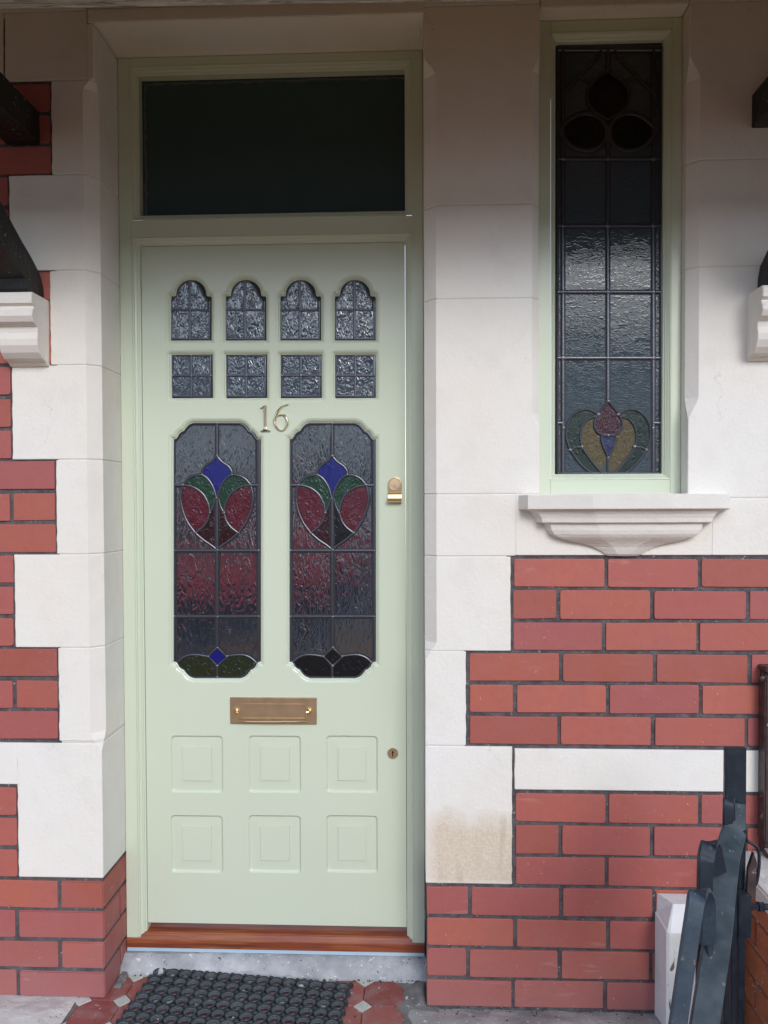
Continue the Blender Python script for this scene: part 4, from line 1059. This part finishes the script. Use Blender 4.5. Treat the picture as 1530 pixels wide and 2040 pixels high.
def timber(name, P, x0, x1, z_jit=.0008):
    """side profile P (y,z) extruded x0..x1 with chamfered arrises"""
    n = len(P); cxs = [(x0, .002), (x0+.003, 0), (x1-.003, 0), (x1, .002)]; mb = MB(); vs = []
    for x, e in cxs:
        for y, z in offset_poly(P, e): vs.append((x + random.uniform(-.0008, .0008), y, z + random.uniform(-z_jit, z_jit)))
    fs = [(i*n+q, i*n+(q+1) % n, (i+1)*n+(q+1) % n, (i+1)*n+q) for i in range(3) for q in range(n)]
    for i in (0, 3):
        tri = geometry.tessellate_polygon([[Vector((p[0], p[1], 0)) for p in P]]); fs += [tuple(i*n+q for q in t_) for t_ in tri]
    mb.add(vs, fs); return mb.build(name, M['timber'], can)
zc_ = cz + .001
bracexs = [(AX(22, 560, 0), AX(88, 560, 0), AX(14, 260, 0), AX(80, 260, 0), zc_), (AX(1507, 560, 0), AX(1507, 560, 0)+.085, AX(1497, 230, 0), AX(1497, 230, 0)+.085, AZ(1490, 588, 0)+.001)]
hz0, hz1 = AZ(80, 288, 0), AZ(80, 224, 0)
for xa, xb, xc, xd, zb0 in bracexs:
    timber('bracket_arm', [(-.001, hz0), (-.001, hz1), (-.2, hz1+.001), (-.4, hz1-.001), (YB+.062, hz1), (YB+.062, hz0+.004), (-.3, hz0-.002)], xc, xd)
    top_ = hz0-.001; P = [(-.001, zb0), (-.004, zb0+.035), (-.020, zb0+.065), (-.06, zb0+.092), (-.12, zb0+.122), (-.21, zb0+.178), (-.30, zb0+.245), (-.40, zb0+.33), (-.46, top_),
                  (-.57, top_), (-.50, zb0+.30), (-.40, zb0+.21), (-.30, zb0+.135), (-.20, zb0+.075), (-.13, zb0+.045), (-.098, zb0+.030), (-.094, zb0+.006), (-.088, zb0)]
    timber('brace', P, xa, xb)

# ------------------------------------------------------------------ right edge: iron plate, white stub post, garden wall, gate
ipx = AX(1511, 1500, 0)
ip = empty('iron_plate', (ipx+.07, -.02, AZ(1515, 1690, 0)), 'rusty dark iron plate fixed upright on the brickwork at the right edge', 'iron plate')
mb = MB(); zt_, zb_ = AZ(1515, 1328, 0), AZ(1508, 1688, 0)
mb.box(ipx, ipx+.14, -.030, -.004, zb_, zt_, .003); mb.build('plate', M['rust'], ip)
mb = MB(); mb.box(ipx-.003, ipx+.012, -.044, -.004, zb_+.03, zt_-.02, .003); mb.build('flange', M['rust'], ip)
mb = MB(); mb.box(ipx-.004, ipx+.16, -.052, -.003, zt_-.004, zt_+.008, .002); mb.build('lip', M['rust'], ip)
mb = MB(); mb.add([(ipx-.006, -.050, zb_+.02), (ipx+.16, -.050, zb_+.02), (ipx+.16, -.095, zb_-.045), (ipx+.03, -.095, zb_-.045), (ipx-.006, -.035, zb_+.005), (ipx+.16, -.035, zb_+.005), (ipx+.16, -.085, zb_-.060), (ipx+.03, -.085, zb_-.060)],
    [(0, 1, 2, 3), (4, 5, 6, 7), (0, 3, 7, 4), (1, 2, 6, 5), (0, 1, 5, 4), (2, 3, 7, 6)]); mb.build('lip', M['rust'], ip)
for v in (1352, 1628):
    b2 = bmesh.new(); bmesh.ops.create_uvsphere(b2, u_segments=12, v_segments=8, radius=.009); mb = MB(); mb.bm(b2, True, Matrix.Translation((AX(1519, v, -.03), -.032, AZ(1519, v, -.03))) @ Matrix.Diagonal((1, .6, 1, 1))); mb.build('rivet', M['rust'], ip)

px0 = AX(1304, 1900, 0); zpt = AZ(1310, 1779, 0)
mb = MB(); w_ = .115; dpt = .098
sec = [(0, ZF-.03, 0), (0, zpt-.012, 0), (.004, zpt, .0)]
vs = []
for e, z in ((0, ZF-.03), (.0005, ZF+.12), (0, zpt-.050), (.004, zpt-.046)):
    vs += [(px0+e, -.002, z), (px0+e, -dpt+.006+e, z), (px0+.006+e, -dpt+e, z), (px0+w_-.006-e, -dpt+e, z), (px0+w_-e, -dpt+.006+e, z), (px0+w_-e, -.002, z)]
vs += [(px0+.006, -.002, zpt), (px0+.028, -dpt+.045, zpt+.001), (px0+.030, -dpt+.042, zpt+.001), (px0+w_-.03, -dpt+.042, zpt+.001), (px0+w_-.028, -dpt+.045, zpt+.001), (px0+w_-.006, -.002, zpt)]
fs = [(i*6+q, i*6+(q+1) % 6, (i+1)*6+(q+1) % 6, (i+1)*6+q) for i in range(4) for q in range(6)] + [tuple(range(24, 30))]
mb.add(vs, fs); tag(mb.build('stub_post', M['white_paint']), 'short white painted post with chamfered top against the brick wall, behind the gate', 'post')

gw = empty('garden_wall', (.95, -.4, ZF), 'low orange brick garden wall with pale coping at the right edge', 'wall')
gx = .828; zcop = AZ(1495, 1692, 0); zc0 = zcop-.045
mb = MB(); mb.box(gx+.006, 1.04, -1.6, -.002, ZF-.05, zc0-.001); mb.build('mortar', M['pale_mortar'], gw)
nc = int((zc0-ZF)/.069)
hc = (zc0-ZF)/nc
for r_ in range(nc):
    y = -.003 - (.11 if r_ % 2 else 0)
    if r_ % 2: ys_ = [(-.11, -.003)]
    else: ys_ = []
    while y > -1.45: ys_.append((y-.215, y)); y -= .215
    for (ya, yb_) in ys_:
        mb = MB(); mb.box(gx+random.uniform(-.001, .001), 1.035, ya+.004, yb_-.004, ZF+r_*hc+.004, ZF+(r_+1)*hc-.004, .002); mb.build('brick', M['orange_brick'], gw)
for q in range(5):
    mb = MB(); mb.box(gx-.030, 1.08, -.004-.30*(q+1)+.003, -.004-.30*q, zc0, zcop-.0005*q, .005); mb.build('coping_stone', M['flag'], gw)

# gate: seen almost edge-on, swung open towards the viewer
gate = empty('iron_gate', (.62, -.45, ZF), 'black iron gate with scrolls and latch, standing open at the lower right', 'gate')
def strip(name, pts, w, t_, m_='iron', taper=None):
    """flat bar swept along 3-D pts, its width lying along x"""
    pts = [Vector(p) for p in pts]; vs = []; fs = []; n = 8
    for i, p in enumerate(pts):
        tg = (pts[min(i+1, len(pts)-1)]-pts[max(i-1, 0)]).normalized(); wv = Vector((1, .25, 0)).normalized(); nn = tg.cross(wv).normalized(); wv = nn.cross(tg).normalized()
        ww = w[i] if isinstance(w, (list, tuple)) else w; c_ = .0018
        for a, b in ((-1, -1), (-1, 1), (1, 1), (1, -1)):
            vs.append(p + wv*a*ww/2 + nn*b*(t_/2-c_)); vs.append(p + wv*a*(ww/2-c_) + nn*b*t_/2) if a*b < 0 else None
            if a*b > 0: vs.insert(len(vs)-1, p + wv*a*(ww/2-c_) + nn*b*t_/2)
    n = 8
    for i in range(len(pts)-1):
        for q in range(n): fs.append((i*n+q, i*n+(q+1) % n, (i+1)*n+(q+1) % n, (i+1)*n+q))
    fs.append(tuple(range(n))); fs.append(tuple((len(pts)-1)*n+q for q in range(n)))
    mb = MB(); mb.add(vs, fs, True); return mb.build(name, M[m_], gate)
def smooth3(p_, k_=10): return crom([tuple(q) for q in p_], k=k_)
# top rail, sweeping down
strip('top_rail', smooth3([at(1466, 1600, -.44), at(1463, 1650, -.455), at(1450, 1700, -.50), at(1442, 1760, -.55), at(1433, 1840, -.61), at(1420, 1930, -.68), at(1398, 2080, -.77)]),
      [.042]*10 + [.046]*51, .010, 'iron_grey')
a = at(1444, 1489, -.42); b = at(1486, 1489, -.42)
mb = MB(); mb.box(a.x, b.x, -.424, -.412, ZF+.03, a.z, .0015); mb.build('stile', M['iron'], gate)
strip('scroll', smooth3([at(1455, 1650, -.452), at(1454, 1610, -.456), at(1453, 1594, -.466), at(1452, 1592, -.478), at(1451, 1600, -.490), at(1450, 1620, -.494), at(1450, 1641, -.490)]), .022, .006)
strip('scroll', smooth3([at(1432, 1740, -.545), at(1424, 1700, -.550), at(1418, 1683, -.560), at(1412, 1684, -.575), at(1407, 1705, -.590), at(1405, 1725, -.597), at(1404, 1790, -.60)]), .030, .010)
strip('scroll', smooth3([at(1404, 1790, -.600), at(1404, 1850, -.605), at(1402, 1960, -.61)]), .030, .010)
strip('scroll', smooth3([at(1410, 1880, -.660), at(1410, 1810, -.660), at(1404, 1786, -.668), at(1395, 1778, -.680), at(1388, 1786, -.695), at(1382, 1820, -.71), at(1366, 1930, -.74), at(1345, 2080, -.78)]), .030, .009, 'iron_blue')
strip('scroll', smooth3([at(1407, 1850, -.65), at(1412, 1845, -.655), at(1415, 1880, -.66), at(1412, 1960, -.68)]), .012, .006)
for u0, u1, v0, Yb in ((1424, 1437, 1830, -.585), (1443, 1453, 1760, -.53), (1457, 1468, 1700, -.49), (1470, 1482, 1700, -.46)):
    a = at(u0, 1900, Yb); b = at(u1, 1900, Yb); mb = MB(); mb.box(a.x, b.x, Yb, Yb+.012, ZF+.03, AZ(u0, v0, Yb), .0012); mb.build('bar', M['iron'], gate)
mb = MB(); a = at(1462, 1640, -.455); b = at(1481, 1640, -.455); mb.box(a.x, b.x, -.452, -.444, AZ(1470, 1880, -.45), a.z, .001); mb.build('bar', M['iron'], gate)
# latch and bolt
lt_ = MB(); lt_.tube([at(u, v, -.46) for u, v in crom([(1484, 1655), (1488, 1674), (1502, 1683), (1511, 1694), (1512, 1725), (1507, 1758), (1501, 1763), (1496, 1756)], k=4)], .0034, 8)
latch = lt_.build('latch', M['iron'], gate)
mb = MB(); P_ = [at(u, v, -.47) for u, v in ((1500, 1697), (1506, 1716), (1503, 1790), (1486, 1790), (1489, 1730))]
mb.add([(p.x, y, p.z) for y in (-.475, -.465) for p in P_], [(0, 1, 2, 3, 4), (5, 6, 7, 8, 9)] + [(i, (i+1) % 5, 5+(i+1) % 5, 5+i) for i in range(5)]); mb.build('lever', M['rust'], latch)
a = at(1466, 1863, -.48); b = at(1494, 1780, -.48); mb = MB(); mb.box(a.x, b.x, -.49, -.462, a.z, b.z, .002); mb.build('hinge_plate', M['iron'], gate)
bo = at(1496, 1806, -.475); mb = MB(); mb.cyl(bo, (1, 0, 0), .0068, .016, 6, False); mb.cyl(bo+Vector((.014, 0, 0)), (1, 0, 0), .0098, .010, 6, False)
for q in range(5): mb.cyl(bo+Vector((.024+q*.0022, 0, 0)), (1, 0, 0), .0062 if q % 2 else .0055, .0022, 12, False)
mb.build('bolt', M['iron'], gate)

# ------------------------------------------------------------------ across the street (what the glass reflects)
ter = empty('terraced_house', (0, -16, ZF), 'terraced house across the street mirrored dimly in the glass', 'house')
M['far_brick'] = mat('far render', (.80, .79, .78), .85); M['far_roof'] = mat('far slate', (.06, .065, .075), .7); M['far_white'] = mat('far white trim', (.65, .65, .63), .6); M['far_glass'] = mat('far glass', (.03, .035, .04), .1)
mb = MB(); mb.box(-55, 55, -20, -16, ZF, 3.9); mb.build('far_wall', M['far_brick'], ter)
mb = MB(); mb.add([(-55.3, -15.7, 3.9), (55.3, -15.7, 3.9), (55.3, -18, 5.7), (-55.3, -18, 5.7), (55.3, -20.3, 3.9), (-55.3, -20.3, 3.9)], [(0, 1, 2, 3), (3, 2, 4, 5), (0, 3, 5), (1, 4, 2)]); mb.build('far_roof', M['far_roof'], ter)
for i in range(-4, 5):
    x = i*3.0
    w2 = MB(); w2.box(x-.75, x+.75, -16.0, -15.93, 1.0, 2.5, .01); fr = w2.build('window', M['far_white'], ter)
    w2 = MB(); w2.box(x-.65, x+.65, -15.95, -15.90, 1.1, 2.4); w2.build('pane', M['far_glass'], fr)
M['car_red'] = mat('red car paint', (.90, .004, .035), .25, coat=1.0); M['tyre'] = mat('tyre', (.02, .02, .02), .8)
car = empty('parked_car', (-1.75, -6.4, ZF), 'red hatchback parked in the street, mirrored in the door glass', 'car')
prof_c = [(-1.9, .47), (-1.95, .62), (-1.75, .82), (-1.0, .93), (-.45, 1.38), (.75, 1.42), (1.45, 1.05), (1.9, .95), (1.95, .52), (1.85, .46), (-1.8, .46)]
cx0 = -2.25; mb = MB(); n = len(prof_c); vs = []
for y, s_ in ((-7.3, .93), (-7.2, 1.0), (-5.75, 1.0), (-5.65, .93)):
    vs += [(cx0+a*.82, y, ZF + .46 + (b-.46)*s_) for a, b in prof_c]
fs = [(i*n+q, i*n+(q+1) % n, (i+1)*n+(q+1) % n, (i+1)*n+q) for i in range(3) for q in range(n)] + [tuple(range(n)), tuple(3*n+q for q in range(n))]
mb.add(vs, fs); mb.build('body', M['car_red'], car)
mb = MB(); mb.box(cx0-1.5, cx0+1.5, -7.1, -5.75, ZF+.18, ZF+.455, .03); mb.build('underbody', M['tyre'], car)
for s_, e_ in ((-.95, -.10), (.0, .85)):
    mb = MB(); mb.add([(cx0+a, -5.625, ZF+b) for a, b in ((s_ + (.35 if s_ < -.5 else 0), 1.27), (e_, 1.27), (e_+(.18 if s_ > -.5 else 0), .95), (s_, .95))], [(0, 1, 2, 3)]); mb.build('window', M['far_glass'], car)
for s_ in (-1.2, 1.15):
    mb = MB(); mb.cyl((cx0+s_*.9, -5.80, ZF+.31), (0, 1, 0), .31, .19, 24); mb.build('wheel', M['tyre'], car)
